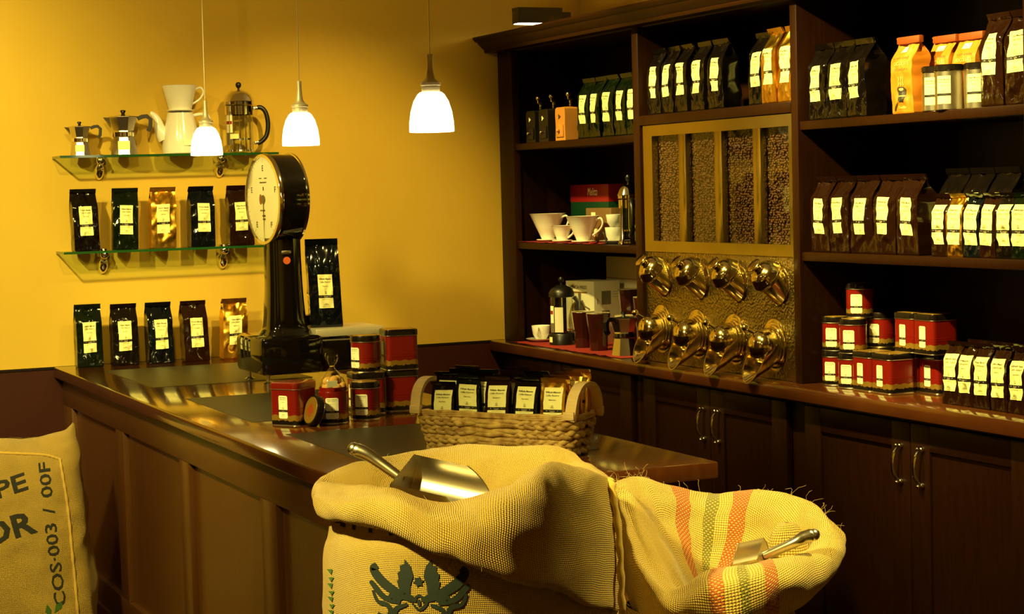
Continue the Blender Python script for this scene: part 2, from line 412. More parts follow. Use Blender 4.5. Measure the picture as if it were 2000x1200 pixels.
# ------------------------------------------------------------------ the serving counter
ct = thing('serving_counter', 'long dark brown panelled serving counter running out from the back wall', 'counter', (0, 0, 0))
L_ = 3.405; W_ = .78
bbox('worktop', M['top'], ct, 0, W_, -L_, -.018, H - .038, H, .005)
bbox('carcass', M['counterwood'], ct, .062, W_ - .06, -L_ + .06, -.018, .0, H - .038, .002)
for i in range(3):
    y0 = [-.302, -1.396, -2.387][i]
    bbox('inlay', M['inlay'], ct, .128, .655, y0 - .70, y0, H - .001, H + .0008, 0)
# frame and recessed panels of the customer side
XP0 = .030
bbox('top_rail', M['counterwood'], ct, XP0, .063, -L_ + .06, -.018, H - .137, H - .038, .002)
bbox('bottom_rail', M['counterwood'], ct, XP0, .063, -L_ + .06, -.018, .138, .22, .002)
bbox('plinth', M['counterwood'], ct, XP0 - .012, .063, -L_ + .05, -.018, 0, .138, .004)
pan = [(-.17, -.872), (-.98, -1.69), (-1.788, -2.48), (-2.606, -3.24)]
edges = [-.018] + [v for p in pan for v in p] + [-L_ + .06]
for k in range(0, len(edges), 2):
    bbox('stile', M['counterwood'], ct, XP0, .063, edges[k + 1], edges[k], .22, H - .137, .002)
for a, b in pan: bbox('panel', M['counterwood'], ct, .048, .066, b, a, .22, H - .137, 0)
bbox('end_panel', M['counterwood'], ct, .063, W_ - .03, -L_ + .035, -L_ + .062, .0, H - .038, .003)

# ------------------------------------------------------------------ base cabinets, ledge and shelf cabinet on the right
XS = 1.78; XLG = 1.715; XD = 1.765; YE = -4.1
lg = tag(put('worktop_ledge', bevel_box(XLG, XR - .002, YE, -.018, H - .040, H, .004), M['top']), 'dark polished ledge running along under the shelf cabinet', 'ledge')
def door(parent, y0, y1, hy=None, knobside=1):
    d = thing('door', 'x', 'x'); del d['label'], d['category']; d.parent = parent
    z0, z1 = .10, H - .058; s = .083
    ya, yb = max(y0, y1), min(y0, y1)
    bbox('door_stile', M['wood'], d, XD, XD + .022, ya - s, ya, z0, z1, .0015)
    bbox('door_stile', M['wood'], d, XD, XD + .022, yb, yb + s, z0, z1, .0015)
    bbox('door_rail', M['wood'], d, XD, XD + .022, yb + s, ya - s, z1 - .07, z1, .0015)
    bbox('door_rail', M['wood'], d, XD, XD + .022, yb + s, ya - s, z0, z0 + .08, .0015)
    bbox('door_panel', M['wood'], d, XD + .009, XD + .020, yb + s - .002, ya - s + .002, z0 + .07, z1 - .065, 0)
    if hy is not None:
        zt, zb = H - .130, H - .215
        pts = spline([(XD + .002, hy, zt + .004), (XD - .012, hy, zt + .002), (XD - .026, hy, zt - .016), (XD - .030, hy, (zt + zb) / 2), (XD - .026, hy, zb + .016), (XD - .012, hy, zb - .002), (XD + .002, hy, zb - .004)], 20)
        mb = MB().tube(pts, [.0035 + .0018 * math.sin(PI * i / 20) for i in range(21)], 8)
        for z in (zt + .006, zb - .006):
            mb.ball((XD - .004, hy, z), .0085, 10); mb.ball((XD - .016, hy, z + (.004 if z > zt else -.004) * .5), .006, 10)
        mb.build('handle', M['chrome'], d)
def base_cab(label, y0, y1, doors):
    c = thing('base_cabinet', label, 'cabinet', (0, 0, 0), group='base cabinets under the ledge')
    bbox('body', M['wood'], c, XD + .024, XR - .003, y1, y0, .07, H - .041, .001)
    bbox('plinth', M['wood'], c, XD + .05, XR - .003, y1, y0, 0, .07, .001)
    for a, b, hy in doors:
        door(c, a, b, hy)
    return c
base_cab('dark base cabinet in the corner behind the counter', -.02, -1.145, [(-.03, -.56, -.50), (-.565, -1.12, -.63)])
base_cab('dark two-door base cabinet under the brass coffee dispenser', -1.148, -2.18, [(-1.211, -1.66, -1.628), (-1.664, -2.114, -1.720)])
base_cab('dark two-door base cabinet at right behind the open striped sack', -2.183, -3.30, [(-2.214, -2.728, -2.690), (-2.732, -3.232, -2.786)])
base_cab('dark base cabinet at the far right edge beyond the bag row', -3.303, YE, [(-3.32, -3.70, -3.66), (-3.704, -4.08, -3.74)])

sc_ = thing('shelf_cabinet', 'tall dark wooden shelf cabinet with moulded crown along the right wall', 'shelf cabinet', (0, 0, 0))
ZT = H + 1.135
def up_(name, y0, y1, z0=H, z1=ZT, xf=XS): return bbox(name, M['wood'], sc_, xf, XR - .012, y1, y0, z0, z1, .003)
bbox('face_stile', M['wood'], sc_, XS, XS + .03, -.150, -.018, H, ZT, .003)
up_('side_panel', -.018, -.040, xf=XS + .03)
up_('divider', -1.150, -1.195); up_('divider', -2.144, -2.181); up_('divider', -3.190, -3.232); up_('divider', YE, YE + .04)
bbox('back_panel', M['wood'], sc_, XR - .012, XR - .003, YE, -.018, H, ZT, 0)
bbox('top_board', M['wood'], sc_, XS + .01, XR - .012, YE, -.018, ZT - .004, ZT + .02, .001)
def shelf(y0, y1, z, th=.026, xf=XS + .006): return bbox('shelf', M['wood'], sc_, xf, XR - .012, y1, y0, H + z - th, H + z, .003)
for y0, y1 in ((-.040, -1.150), (-2.181, -3.190), (-3.232, YE + .04)):
    shelf(y0, y1, .7725); shelf(y0, y1, .3896)
bbox('shelf', M['wood'], sc_, XS - .001, XR - .012, -2.144, -1.195, H + .8000, H + .8328, .003)
# crown: moulded section swept along the front, with a return to the wall
sect = [(0, 0), (.066, .0), (.069, .006), (.069, .012), (.076, .016), (.090, .030), (.096, .037), (.098, .041), (.103, .041), (.111, .047), (.116, .053), (.116, .060), (.0, .060)]
mb = MB(); V = []; n = len(sect)
for y in (YE, -.002):
    for a, b in sect: V.append((XS + .02 - a * 1.0 - .0, y, ZT - .0 + b))
F = [(k, (k + 1) % n, n + (k + 1) % n, n + k) for k in range(n)] + [tuple(range(n)), tuple(range(n, 2 * n))[::-1]]
mb.add(V, F).build('crown_moulding', M['wood'], sc_, ang=25)

# picture lamps standing on the crown
def wall_lamp(label, y, ofs=0):
    r = thing('cabinet_lamp', label, 'lamp', (1.735, y, ZT + .060), group='box lamps on the cabinet crown')
    bbox('lamp_box', M['graphite'], r, .0, .185, -.030, .030, .030, .078, .002)
    bbox('bracket', M['graphite'], r, .186, .226, -.020, .020, -.038, .074, .002)
    bbox('diffuser', M['lampglow'], r, .006, .179, -.026, .026, .0275, .0305, 0)
    bbox('upper_diffuser', M['lampglow'], r, .006, .179, -.026, .026, .0775, .0790, 0)
    for a in ((0, .004, -.03, .03), (.181, .185, -.03, .03), (.004, .181, -.03, -.0265), (.004, .181, .0265, .03)): bbox('rim', M['graphite'], r, *a, .077, .089, 0)
wall_lamp('grey box lamp glowing downwards on the cabinet crown', -.30)
wall_lamp('grey box lamp on the crown above the coffee dispenser', -1.72)

# ------------------------------------------------------------------ coffee bags
LABEL_LINES = [('Wilhelm Maassen', .5, .845, .80, .050, .012, 0), ('Caffee Rösterei', .5, .755, .72, .050, .0, .35), ('Espresso', .5, .640, .40, .032, .006, .2)]
LABEL_GREY = [('-', .5, .50, .10, .008, 0, 0), ('-', .5, .48, .16, .008, 0, 0), ('-', .5, .455, .10, .014, 0, 0), ('-', .5, .425, .16, .02, 0, 0),
              ('-', .5, .26, .55, .008, 0, 0), ('-', .5, .13, .16, .008, 0, 0), ('-', .5, .11, .34, .008, 0, 0), ('-', .5, .09, .40, .008, 0, 0), ('-', .5, .045, .55, .008, 0, 0)]
BAND_LINES = [('Crema', .5, .335, .30, .028, .006, 0), ('-', .2, .345, .05, .010, 0, 0), ('-', .8, .345, .05, .010, 0, 0), ('-', .5, .312, .22, .008, 0, 0)]
_bags = {}; _front = {}
def bag_meshes(w, d, h, seed, lab):
    key = (w, d, h, seed, lab)
    if key in _bags: return _bags[key]
    rnd = random.Random(seed); o = Vector((seed * 3.1, seed * 1.7, seed * .9))
    lean = rnd.uniform(-.004, .004)
    def prof(v):
        if v < .70: return 1 + .05 * math.sin(PI * v / .70)
        if v < .925:
            t = (v - .70) / .225; return 1 - .95 * (t * t * (3 - 2 * t) * .35 + t * .65)
        return .05
    def half(v): return w / 2 * (1 - .025 * math.sin(PI * min(v / .9, 1)) + (.012 if v > .925 else 0))
    def crum(u, v, k):
        a = noise.noise(Vector((u * 1.6, v * 3.6, k)) + o) * .0065 + noise.noise(Vector((u * 3.6, v * 8.0, k + 5)) + o) * .0030
        a += (abs(noise.noise(Vector((u * 1.9 + v * 2.0, v * 4.5 - u, k + 11)) + o)) - .2) * .0085 * (1 + 1.2 * abs(v - .5))
        return a * min(1, d / .05) * min(1, v * 6) * min(1, max(0, (1.02 - v)) * 8)
    fold = rnd.uniform(.004, .010)
    def front(u, v):
        y = -d / 2 * prof(v) - .10 * d * (1 - u * u) * math.sin(PI * min(v / .9, 1)) + crum(u, v, 1.0) * (1.15 - .5 * u * u)
        if v > .925: y = -.0035 - fold * (v - .925) / .075
        return Vector((u * half(v) + lean * v * 2, y, v * h))
    def back(u, v):
        y = d / 2 * prof(v) + .08 * d * (1 - u * u) * math.sin(PI * min(v / .9, 1)) + crum(u, v, 9.0)
        if v > .925: y = .002 - fold * (v - .925) / .075
        return Vector((u * half(v) + lean * v * 2, y, v * h))
    def side(sg, v):
        g = (1 - prof(v)) * d * .42 if v < .925 else 0
        return Vector((sg * (half(v) - g + crum(sg, v, 20.0) * .8) + lean * v * 2, (front(sg, v).y + back(sg, v).y) / 2, v * h))
    vs = [0, .012] + [.03 + .895 * i / 34 for i in range(35)] + [.93, .965, 1.0]
    V = []; F = []; nf = 19; nb = 7
    for j, v in enumerate(vs):
        sh = .94 if j == 0 else 1
        ring = [front(-1 + 2 * i / (nf - 1), v) for i in range(nf)] + [side(1, v)] + [back(1 - 2 * i / (nb - 1), v) for i in range(nb)] + [side(-1, v)]
        V += [Vector((p.x * sh, p.y * sh, p.z)) for p in ring]
    n = nf + nb + 2
    for j in range(len(vs) - 1):
        for i in range(n):
            k = (i + 1) % n; F.append((j * n + i, j * n + k, (j + 1) * n + k, (j + 1) * n + i))
    F.append(tuple(range(n))[::-1]); F.append(tuple((len(vs) - 1) * n + i for i in range(n)))
    body = mesh('bag_body', V, F, True, 42)
    lw, v0, v1 = lab                                     # label half-width (share of the bag), bottom, top
    tilt = rnd.uniform(-.03, .03); shift = rnd.uniform(-.06, .06)
    def fr(s, t, off=.0012):
        p = front(max(-.98, min(.98, shift + (2 * s - 1) * lw)), v0 + (v1 - v0) * t + tilt * (2 * s - 1) * lw * .3); p.y -= off; return p
    def patch(t0, t1, off, ns=6, ntt=10):
        return [fr(i / ns, t0 + (t1 - t0) * j / ntt, off) for j in range(ntt + 1) for i in range(ns + 1)], \
               [(j * (ns + 1) + i, j * (ns + 1) + i + 1, (j + 1) * (ns + 1) + i + 1, (j + 1) * (ns + 1) + i) for j in range(ntt) for i in range(ns)]
    a = MB().add(*patch(.385, 1, .0012, 12, 20)); a.add(*patch(0, .30, .0012, 12, 10))
    pap = mesh('bag_label', a.V, a.F, True)
    band = mesh('bag_band', *patch(.30, .385, .0013, 12, 3), True)
    def prt(nm, ln, off):
        tv, tf = lines2d(ln); tv, tf = cut(tv, tf, .12); return mesh(nm, [fr(x, y, off) for x, y in tv], tf)
    _front[key] = front
    _bags[key] = (body, pap, band, prt('t1', LABEL_LINES, .0020), prt('t2', LABEL_GREY, .0019), prt('t3', BAND_LINES, .0021))
    return _bags[key]
def bag(label, group, loc, rz, size, colour, seed, name='coffee_bag', tilt=(0, 0), weight=True):
    w, d, h, lab = size
    ms = bag_meshes(w, d, h, seed, lab)
    t = thing(name, label, 'coffee bag', loc, rz, group, rot=(tilt[0], tilt[1], rz))
    b = put('pouch', ms[0], None, t)
    if not ms[0].materials: ms[0].materials.append(FOIL[colour])
    b.material_slots[0].link = 'OBJECT'; b.material_slots[0].material = FOIL[colour]
    l = put('label', ms[1], M['paper'], t)
    put('label_band', ms[2], M['band'], l); put('lettering', ms[3], M['ink'], l)
    put('small_print', ms[4], M['inkgrey'], l); put('band_lettering', ms[5], M['bandink'], l)
    return t
BIG = (.100, .064, .220, (.50, .25, .71))
BIGL = (.100, .064, .220, (.52, .26, .72))
SMALL = (.072, .045, .166, (.36, .20, .82))
POUCH = (.063, .016, .120, (.40, .14, .80))
rs = random.Random(5)
cname = dict(black='black', green='dark green', brown='dark brown', navy='blue-black', gold='gold')
ordn = ['first', 'second', 'third', 'fourth', 'fifth', 'sixth', 'seventh']
# five on the counter against the wall
for i, (x, y, c) in enumerate([(.113, -.098, 'green'), (.240, -.105, 'black'), (.368, -.112, 'navy'), (.496, -.125, 'brown'), (.643, -.110, 'gold')]):
    bag(['dark green coffee bag at the left end of the counter row', 'black coffee bag standing second in the counter row', 'blue-black coffee bag in the middle of the counter row', 'brown coffee bag standing fourth in the counter row', 'gold coffee bag on the counter beside the black scale'][i],
        'coffee bags on the counter against the wall', (x, y, H), rs.uniform(-.10, .02), (.093, .058, .222 if i != 0 else .226, (.51, .24, .72)), c, 11 + i)
# five on the lower glass shelf
GZ1, GZ2 = H + .4156, H + .7562
for i, (x, c) in enumerate([(.122, 'black'), (.262, 'green'), (.400, 'gold'), (.545, 'navy'), (.694, 'brown')]):
    bag(['black coffee bag at the left end of the lower glass shelf', 'green coffee bag second on the lower glass shelf', 'gold coffee bag in the middle of the lower glass shelf', 'blue-black coffee bag fourth on the lower glass shelf', 'brown coffee bag on the lower glass shelf half behind the scale dial'][i],
        'coffee bags on the lower glass shelf', (x, -.078, GZ1), rs.uniform(-.12, .02), (.092, .056, .222, (.51, .25, .72)), c, 21 + i)
# the bag on the scale platform
bag('tall blue-black coffee bag standing on the scale platform', None, (.692, -1.045, H + .1655), -.20, (.105, .062, .287, (.46, .22, .60)), 'navy', 31)
# top shelf, corner bay: five dark green
for i, y in enumerate([-.676, -.768, -.872, -.968, -1.064]):
    if i == 4: y = -1.055
    bag(ordn[i] + ' from left of the five dark green bags on the corner top shelf', 'dark green bags on the corner top shelf', (1.80 + .036, y - .047, H + .7725), -PI / 2 + rs.uniform(-.05, .05), (.090, .064, .218, (.55, .25, .72)), 'green', 41 + i % 3)
# top shelf, middle bay
for i, (y, c) in enumerate([(-1.212, 'black'), (-1.304, 'black'), (-1.398, 'black'), (-1.506, 'black'), (-1.620, 'black'), (-1.850, 'black'), (-1.940, 'gold'), (-2.034, 'gold')]):
    if c == 'gold': lab_ = ['gold coffee bag beside the black bags above the dispenser', 'gold coffee bag against the upright above the dispenser'][i - 6]
    elif i == 5: lab_ = 'black coffee bag next to the gold bags above the dispenser'
    else: lab_ = ordn[i] + ' from left of the five black bags above the dispenser'
    bag(lab_, 'coffee bags above the brass dispenser', (1.80 + .034 + (.010 if i == 5 else 0), y - .052, H + .8328), -PI / 2 + rs.uniform(-.10, .04), (.092, .062, .228 if c == 'gold' else .222, (.55, .26, .73)), c, 51 + i % 4)
bag('black coffee bag turned sideways in the gap above the dispenser', 'coffee bags above the brass dispenser', (1.93, -1.785, H + .8328), -PI / 2, (.092, .062, .222, (.55, .26, .73)), 'black', 52)
# top shelf, right bay
for i, y in enumerate([-2.200, -2.298, -2.398]):
    bag(['left', 'middle', 'right'][i] + ' one of the three large black bags on the right top shelf', 'large black bags on the right top shelf', (1.80 + .036, y - .050, H + .7725), -PI / 2 + rs.uniform(-.05, .05), BIG, 'black', 61 + i)
for i, y in enumerate([-2.992, -3.092]):
    bag(['brown bag right of the steel canisters on the top shelf', 'brown bag at the right edge of the top shelf'][i], 'brown bags at the right of the top shelf', (1.80 + .040, y - .048, H + .7725), -PI / 2 + rs.uniform(-.05, .05), (.094, .066, .236, (.60, .34, .78)), 'brown', 66 + i)
# middle shelf, right bay
for i, y in enumerate([-2.205, -2.303, -2.413, -2.519, -2.630]):
    bag(ordn[i] + ' from left of the five large brown bags on the right middle shelf', 'large brown bags on the right middle shelf', (1.80 + .036, y - .050, H + .3896), -PI / 2 + rs.uniform(-.05, .05), BIGL if i % 2 else BIG, 'brown', 71 + i % 4)
for i, y in enumerate([-2.66, -2.765, -2.87]):
    bag(ordn[i] + ' of the large dark bags standing behind the small bag row', 'large bags behind the small bags', (1.95, y - .05, H + .3896), -PI / 2, (.100, .064, .232, (.50, .25, .71)), 'black', 77 + i % 2)
for i, (y, c) in enumerate([(-2.790, 'brown'), (-2.857, 'gold'), (-2.924, 'navy'), (-2.990, 'brown'), (-3.057, 'black'), (-3.124, 'green')]):
    if i == 5: y = -3.117
    bag(['small brown bag left of the gold bag on the right middle shelf', 'small gold bag on the right middle shelf', 'small blue-black bag right of the gold bag', 'small brown bag fourth in the row with the gold bag', 'small black bag fifth in the row with the gold bag', 'small dark green bag at the right end beside the cabinet upright'][i],
        'small bags on the right middle shelf', (1.795 + .024, y - .035, H + .3896), -PI / 2 + rs.uniform(-.03, .03), (.064, .042, .166, (.78, .20, .82)), c, 81 + i % 4)
# ledge: two rows of small brown bags
for r_ in (0, 1):
    for i, y in enumerate([-2.822, -2.888, -2.953, -3.025, -3.092]):
        bag(('front row' if r_ == 0 else 'back row') + ', ' + ordn[i] + ' from left of the small brown bags on the ledge', 'small brown bags on the ledge', (1.800 + .026 + r_ * .064, y - .034, H), -PI / 2 + rs.uniform(-.03, .03), (.065, .045, .168, (.78, .22, .80)), 'brown', 86 + i % 4)

# ------------------------------------------------------------------ orange chocolate bags
def choc(label, y, x=1.80, seed=0, rz=-PI / 2):
    w, d, h = .096, .060, .205
    body = bag_meshes(w, d, h, 200 + seed, (.3, .3, .7))[0]; fro = _front[(w, d, h, 200 + seed, (.3, .3, .7))]
    t = thing('chocolate_bag', label, 'chocolate bag', (x + d / 2, y - w / 2, H + .7725), rz, 'orange chocolate bags on the top shelf')
    if not body.materials: body.materials.append(M['kraft'])
    put('pouch', body, None, t)
    bbox('top_fold', M['rust'], t, -w / 2 - .002, w / 2 + .002, -.013, .004, h * .915, h + .002, .003)
    f = lambda u, v: fro(max(-.98, min(.98, u * .94)), v) + Vector((0, -.0016, 0))
    def prt(nm, m, lines):
        tv, tf = lines2d(lines); tv, tf = cut(tv, tf, .08); put(nm, mesh(nm, [f(x * 2 - 1, y) for x, y in tv], tf), m, t)
    prt('price_sticker', M['tinpaper'], [('-', .5, .80, .34, .075, 0, 0)])
    prt('lettering', M['card'], [('FLAKED DARK', .5, .715, .78, .026, .0, 0), ('77% CACAO', .5, .565, .74, .028, 0, 0)])
    prt('title_lettering', M['kraft2'], [('CHOCOLATE', .5, .63, .80, .050, .0, 0)])
    prt('brand_lettering', M['kraft2'], [('Dolfin', .52, .065, .30, .034, .01, .2)])
    # printed cup, steam and spoon
    def cup(cx, cy, rx, ry, n=18): return [(cx + rx * math.cos(2 * PI * i / n), cy + ry * math.sin(2 * PI * i / n)) for i in range(n)]
    V = []; F = []
    def poly(P): k = len(V); V.extend(P); F.append(tuple(range(k, k + len(P))))
    poly([(.32, .31), (.75, .31), (.70, .24), (.66, .19), (.62, .155), (.46, .155), (.41, .19), (.36, .24)])
    poly(cup(.535, .315, .215, .035)); poly([(.40, .165), (.44, .175), (.22, .06), (.14, .035), (.12, .05), (.16, .075)])
    V, F = cut(V, F, .08); put('cup_print', mesh('cup_print', [f(x * 2 - 1, y) + Vector((0, -.0004, 0)) for x, y in V], F), M['ink'], t)
    V = []; F = []
    poly(cup(.53, .315, .12, .018)); poly([(.36, .235), (.71, .235), (.70, .222), (.37, .222)])
    for sx in (.43, .52, .61):
        for k in range(6):
            y0 = .36 + k * .02; a = sx + .02 * math.sin(k * 1.6); b = sx + .02 * math.sin((k + 1) * 1.6)
            poly([(a, y0), (a + .018, y0), (b + .018, y0 + .02), (b, y0 + .02)])
    V, F = cut(V, F, .08); put('steam_print', mesh('steam_print', [f(x * 2 - 1, y) + Vector((0, -.0008, 0)) for x, y in V], F), M['kraft2'], t)
M['kraft2'] = mat('pale_orange_print', (.86, .62, .16), .55)
choc('orange chocolate bag with a cup print, front of the row', -2.626, 1.798, 0)
choc('second orange chocolate bag, behind the steel canisters', -2.668, 1.885, 1)
choc('third orange chocolate bag, behind the steel canisters', -2.768, 1.895, 1)
choc('darkest orange chocolate bag, farthest right behind the canisters', -2.868, 2.0, 2)

# ------------------------------------------------------------------ tins
def outline(shape, a, n=96):
    """points and outward normals once round, from the middle of the front (-y), turning to +x"""
    P = []
    if shape == 'round':
        for i in range(n):
            t = -PI / 2 + 2 * PI * i / n; P.append((Vector((a * math.cos(t), a * math.sin(t), 0)), Vector((math.cos(t), math.sin(t), 0))))
        return P
    c = .013; s = a - c; raw = []
    for cx, cy, t0 in ((s, -s, -90), (s, s, 0), (-s, s, 90), (-s, -s, 180)):
        for k in range(6):
            t = math.radians(t0 + 18 * k); raw.append((Vector((cx + c * math.cos(t), cy + c * math.sin(t), 0)), Vector((math.cos(t), math.sin(t), 0))))
    pts = [(Vector((0, -a, 0)), Vector((0, -1, 0)))] + raw
    # resample evenly
    m = len(pts); ln = [0]
    for i in range(m): ln.append(ln[-1] + (pts[(i + 1) % m][0] - pts[i][0]).length)
    for i in range(n):
        s_ = ln[-1] * i / n
        k = max(j for j in range(m) if ln[j] <= s_ + 1e-9); t = (s_ - ln[k]) / max(ln[k + 1] - ln[k], 1e-9)
        A, B = pts[k], pts[(k + 1) % m]
        P.append((A[0].lerp(B[0], t), A[1].lerp(B[1], t).normalized()))
    return P
def ringbody(P, prof, mb):
    n = len(P); V = []; F = []
    for off, z in prof:
        for p, q in P: V.append(p + q * off + Vector((0, 0, z)))
    for j in range(len(prof) - 1):
        for i in range(n):
            k = (i + 1) % n; F.append((j * n + i, j * n + k, (j + 1) * n + k, (j + 1) * n + i))
    F.append(tuple(range(n))[::-1]); F.append(tuple((len(prof) - 1) * n + i for i in range(n)))
    return mb.add(V, F)
_tin = {}
def tin_proto(shape, lid=True):
    key = (shape, lid)
    if key in _tin: return _tin[key]
    a, h = (.039, .100) if shape == 'round' else (.0445, .112)
    P = outline(shape, a); n = len(P); hb = h - .018; parts = []
    per = sum((P[(i + 1) % n][0] - P[i][0]).length for i in range(n))
    def at(s, z, off):
        f = (s / per) % 1 * n; i = int(f); t = f - i; A, B = P[i % n], P[(i + 1) % n]
        return A[0].lerp(B[0], t) + A[1].lerp(B[1], t).normalized() * off + Vector((0, 0, z))
    mb = MB(); ringbody(P, [(-.001, .0012), (0, .003), (0, hb * .40), (.0007, hb * .405), (0, hb * .41), (0, hb * .47), (.0007, hb * .475), (0, hb * .48), (0, hb - .004), (0, hb), (-.003, hb + .001), (-.003, hb + .012)] + ([] if lid else [(-.0045, hb + .012), (-.0045, hb - .03)]), mb)
    parts.append(('body', mb, M['red'], 35))
    mb = MB(); ringbody(P, [(.0012, 0), (.0016, .001), (.0012, .0024), (0, .003)], mb); parts.append(('bottom_rim', mb, M['steel'], 35))
    rd = random.Random(3); tops = [h * (.075 + .05 * (noise.noise(Vector((i * .9, 1.3, 0))) + 1) * .8 + .015 * rd.random()) for i in range(n)]
    def strip(zlo, zhi, off):
        V = []; F = []
        for i in range(n):
            V += [P[i][0] + P[i][1] * off + Vector((0, 0, zlo(i))), P[i][0] + P[i][1] * off + Vector((0, 0, zhi(i)))]
        for i in range(n): k = (i + 1) % n; F.append((2 * i, 2 * k, 2 * k + 1, 2 * i + 1))
        return MB().add(V, F)
    parts.append(('gold_band', strip(lambda i: .003, lambda i: h * .245 + .0015 * math.sin(i * .8), .0004), M['tingold'], None))
    parts.append(('bean_print', strip(lambda i: .003, lambda i: tops[i], .0007), M['tinblack'], None))
    if lid:
        mb = MB(); ringbody(P, [(.0008, hb + .001), (.0016, hb + .0015), (.0016, h - .005), (.0005, h - .0015), (-.003, h - .0005), (-.005, h - .0015)], mb); parts.append(('lid', mb, M['tinblack'], 30))
        mb = MB(); ringbody(P, [(-.006, h - .0015), (-.0065, h - .0004), (-.0085, h - .0002)], mb); parts.append(('lid_plate', mb, M['tingold'], 30))
        mb = MB(); ringbody(P, [(.0014, hb - .0004), (.0022, hb + .0006), (.0014, hb + .0016)], mb); parts.append(('lid_rim', mb, M['steel'], None))
    lw, z0, z1 = (.034, h * .13, h * .68) if shape == 'round' else (.028, h * .17, h * .70)
    def lab(x, y, off): return at((x - .5) * lw, z0 + (z1 - z0) * y, off)
    # rounded label
    V = []; F = []; nx = 10; ny = 2
    cols = []
    for i in range(nx + 1):
        x = i / nx; e = min(x, 1 - x) * lw; r = .003
        ins = 0 if e >= r else r - math.sqrt(max(r * r - (r - e) ** 2, 0)); q = ins / (z1 - z0)
        cols.append((x, q, 1 - q))
    for x, b0, b1 in cols: V += [lab(x, b0, .0010), lab(x, b1, .0010)]
    for i in range(nx): F.append((2 * i, 2 * i + 2, 2 * i + 3, 2 * i + 1))
    parts.append(('label', MB().add(V, F), M['tinpaper'], None))
    def prt(nm, lines, off, m):
        tv, tf = lines2d(lines); tv, tf = cut(tv, tf, .2); parts.append((nm, MB().add([lab(x, y, off) for x, y in tv], tf), m, None))
    prt('label_band', [('-', .5, .285, 1.0, .10, 0, 0)], .0013, M['band'])
    prt('lettering', [('Wilhelm Maassen', .5, .90, .80, .034, .01, 0), ('Caffee Rösterei', .5, .825, .70, .034, 0, .35), ('Espresso', .5, .70, .36, .026, 0, .2)], .0015, M['ink'])
    prt('small_print', LABEL_GREY[:4] + [('-', .5, .20, .12, .008, 0, 0), ('-', .5, .17, .3, .008, 0, 0), ('-', .5, .14, .36, .008, 0, 0), ('-', .5, .07, .5, .008, 0, 0)], .0014, M['inkgrey'])
    prt('band_lettering', [('Crema', .5, .32, .34, .03, .01, 0), ('-', .14, .33, .05, .012, 0, 0), ('-', .86, .33, .05, .012, 0, 0)], .0017, M['bandink'])
    _tin[key] = (parts, {}); return _tin[key]
def tin(shape, label, group, loc, rz, lid=True):
    parts, cache = tin_proto(shape, lid)
    t = thing(shape + '_tin', label, 'tin', loc, rz, group); lab_ = None
    for nm, mb, m, ang in parts:
        if nm not in cache: cache[nm] = mesh(nm, mb.V, mb.F, bool(ang), ang)
        par = lab_ if nm in ('label_band', 'lettering', 'small_print', 'band_lettering') else t
        o = put(nm, cache[nm], m, par)
        if nm == 'label': lab_ = o
    return t
R_ = math.radians
g = 'red coffee tins on the counter'
sq0 = tin('square', 'square red tin wrapped in clear film at the left of the counter tins', g, (.214, -2.190, H), R_(-54.5))
for ch in list(sq0.children):
    if ch.name.startswith('lid') and not ch.name.startswith('lid_rim'): ch.data = ch.data.copy(); ch.data.materials[0] = M['red' if 'plate' not in ch.name else 'rust']
P = outline('square', .0455); mb = MB(); ringbody(P, [(.0008, .09), (.0016, .1), (.0020, .1115), (.0016, .1132), (-.006, .1138)], mb); mb.build('film_wrap', M['film'], sq0)
tin('round', 'open round red tin holding a bag of biscuits', g, (.312, -2.222, H), R_(-24), lid=False)
tin('round', 'round red tin with black lid in front of the tin stack', g, (.412, -2.190, H), R_(-36))
tin('square', 'lower left square red tin of the counter stack', g, (.462, -2.060, H), R_(-97))
tin('square', 'lower right square red tin of the counter stack', g, (.562, -2.050, H), R_(-97))
tin('round', 'round red tin stacked on top beside the scale platform', g, (.462, -2.062, H + .112), R_(-70))
tin('square', 'square red tin on top of the counter stack', g, (.563, -2.052, H + .112), R_(-97))
# the loose lid leaning on the open tin
ld_ = thing('tin_lid', 'black and gold round lid leaning against the open tin', 'lid', (.243, -2.268, H + .0395), 0)
Mx = Matrix.Rotation(R_(8), 4, 'Z') @ Matrix.Rotation(R_(-74), 4, 'Y')
P = outline('round', .039)
for nm, pf, m in (('lid_shell', [(-.004, -.009), (.0016, -.0085), (.0016, .006), (.0005, .0085), (-.003, .0095)], 'tinblack'), ('lid_plate', [(-.004, .0094), (-.0045, .0100), (-.008, .0104)], 'tingold'), ('lid_rim', [(.001, -.0095), (.0024, -.009), (.001, -.0085)], 'steel')):
    b_ = MB(); ringbody(P, pf, b_); b_.V = [Mx @ v for v in b_.V]; b_.build(nm, M[m], ld_, ang=30)
b_ = MB().lathe([(0, .0106), (.020, .0106)], 4, cap=False); b_.V = [Mx @ v for v in b_.V]; b_.build('lid_emblem', M['rust'], ld_, ang=None, smooth=False)
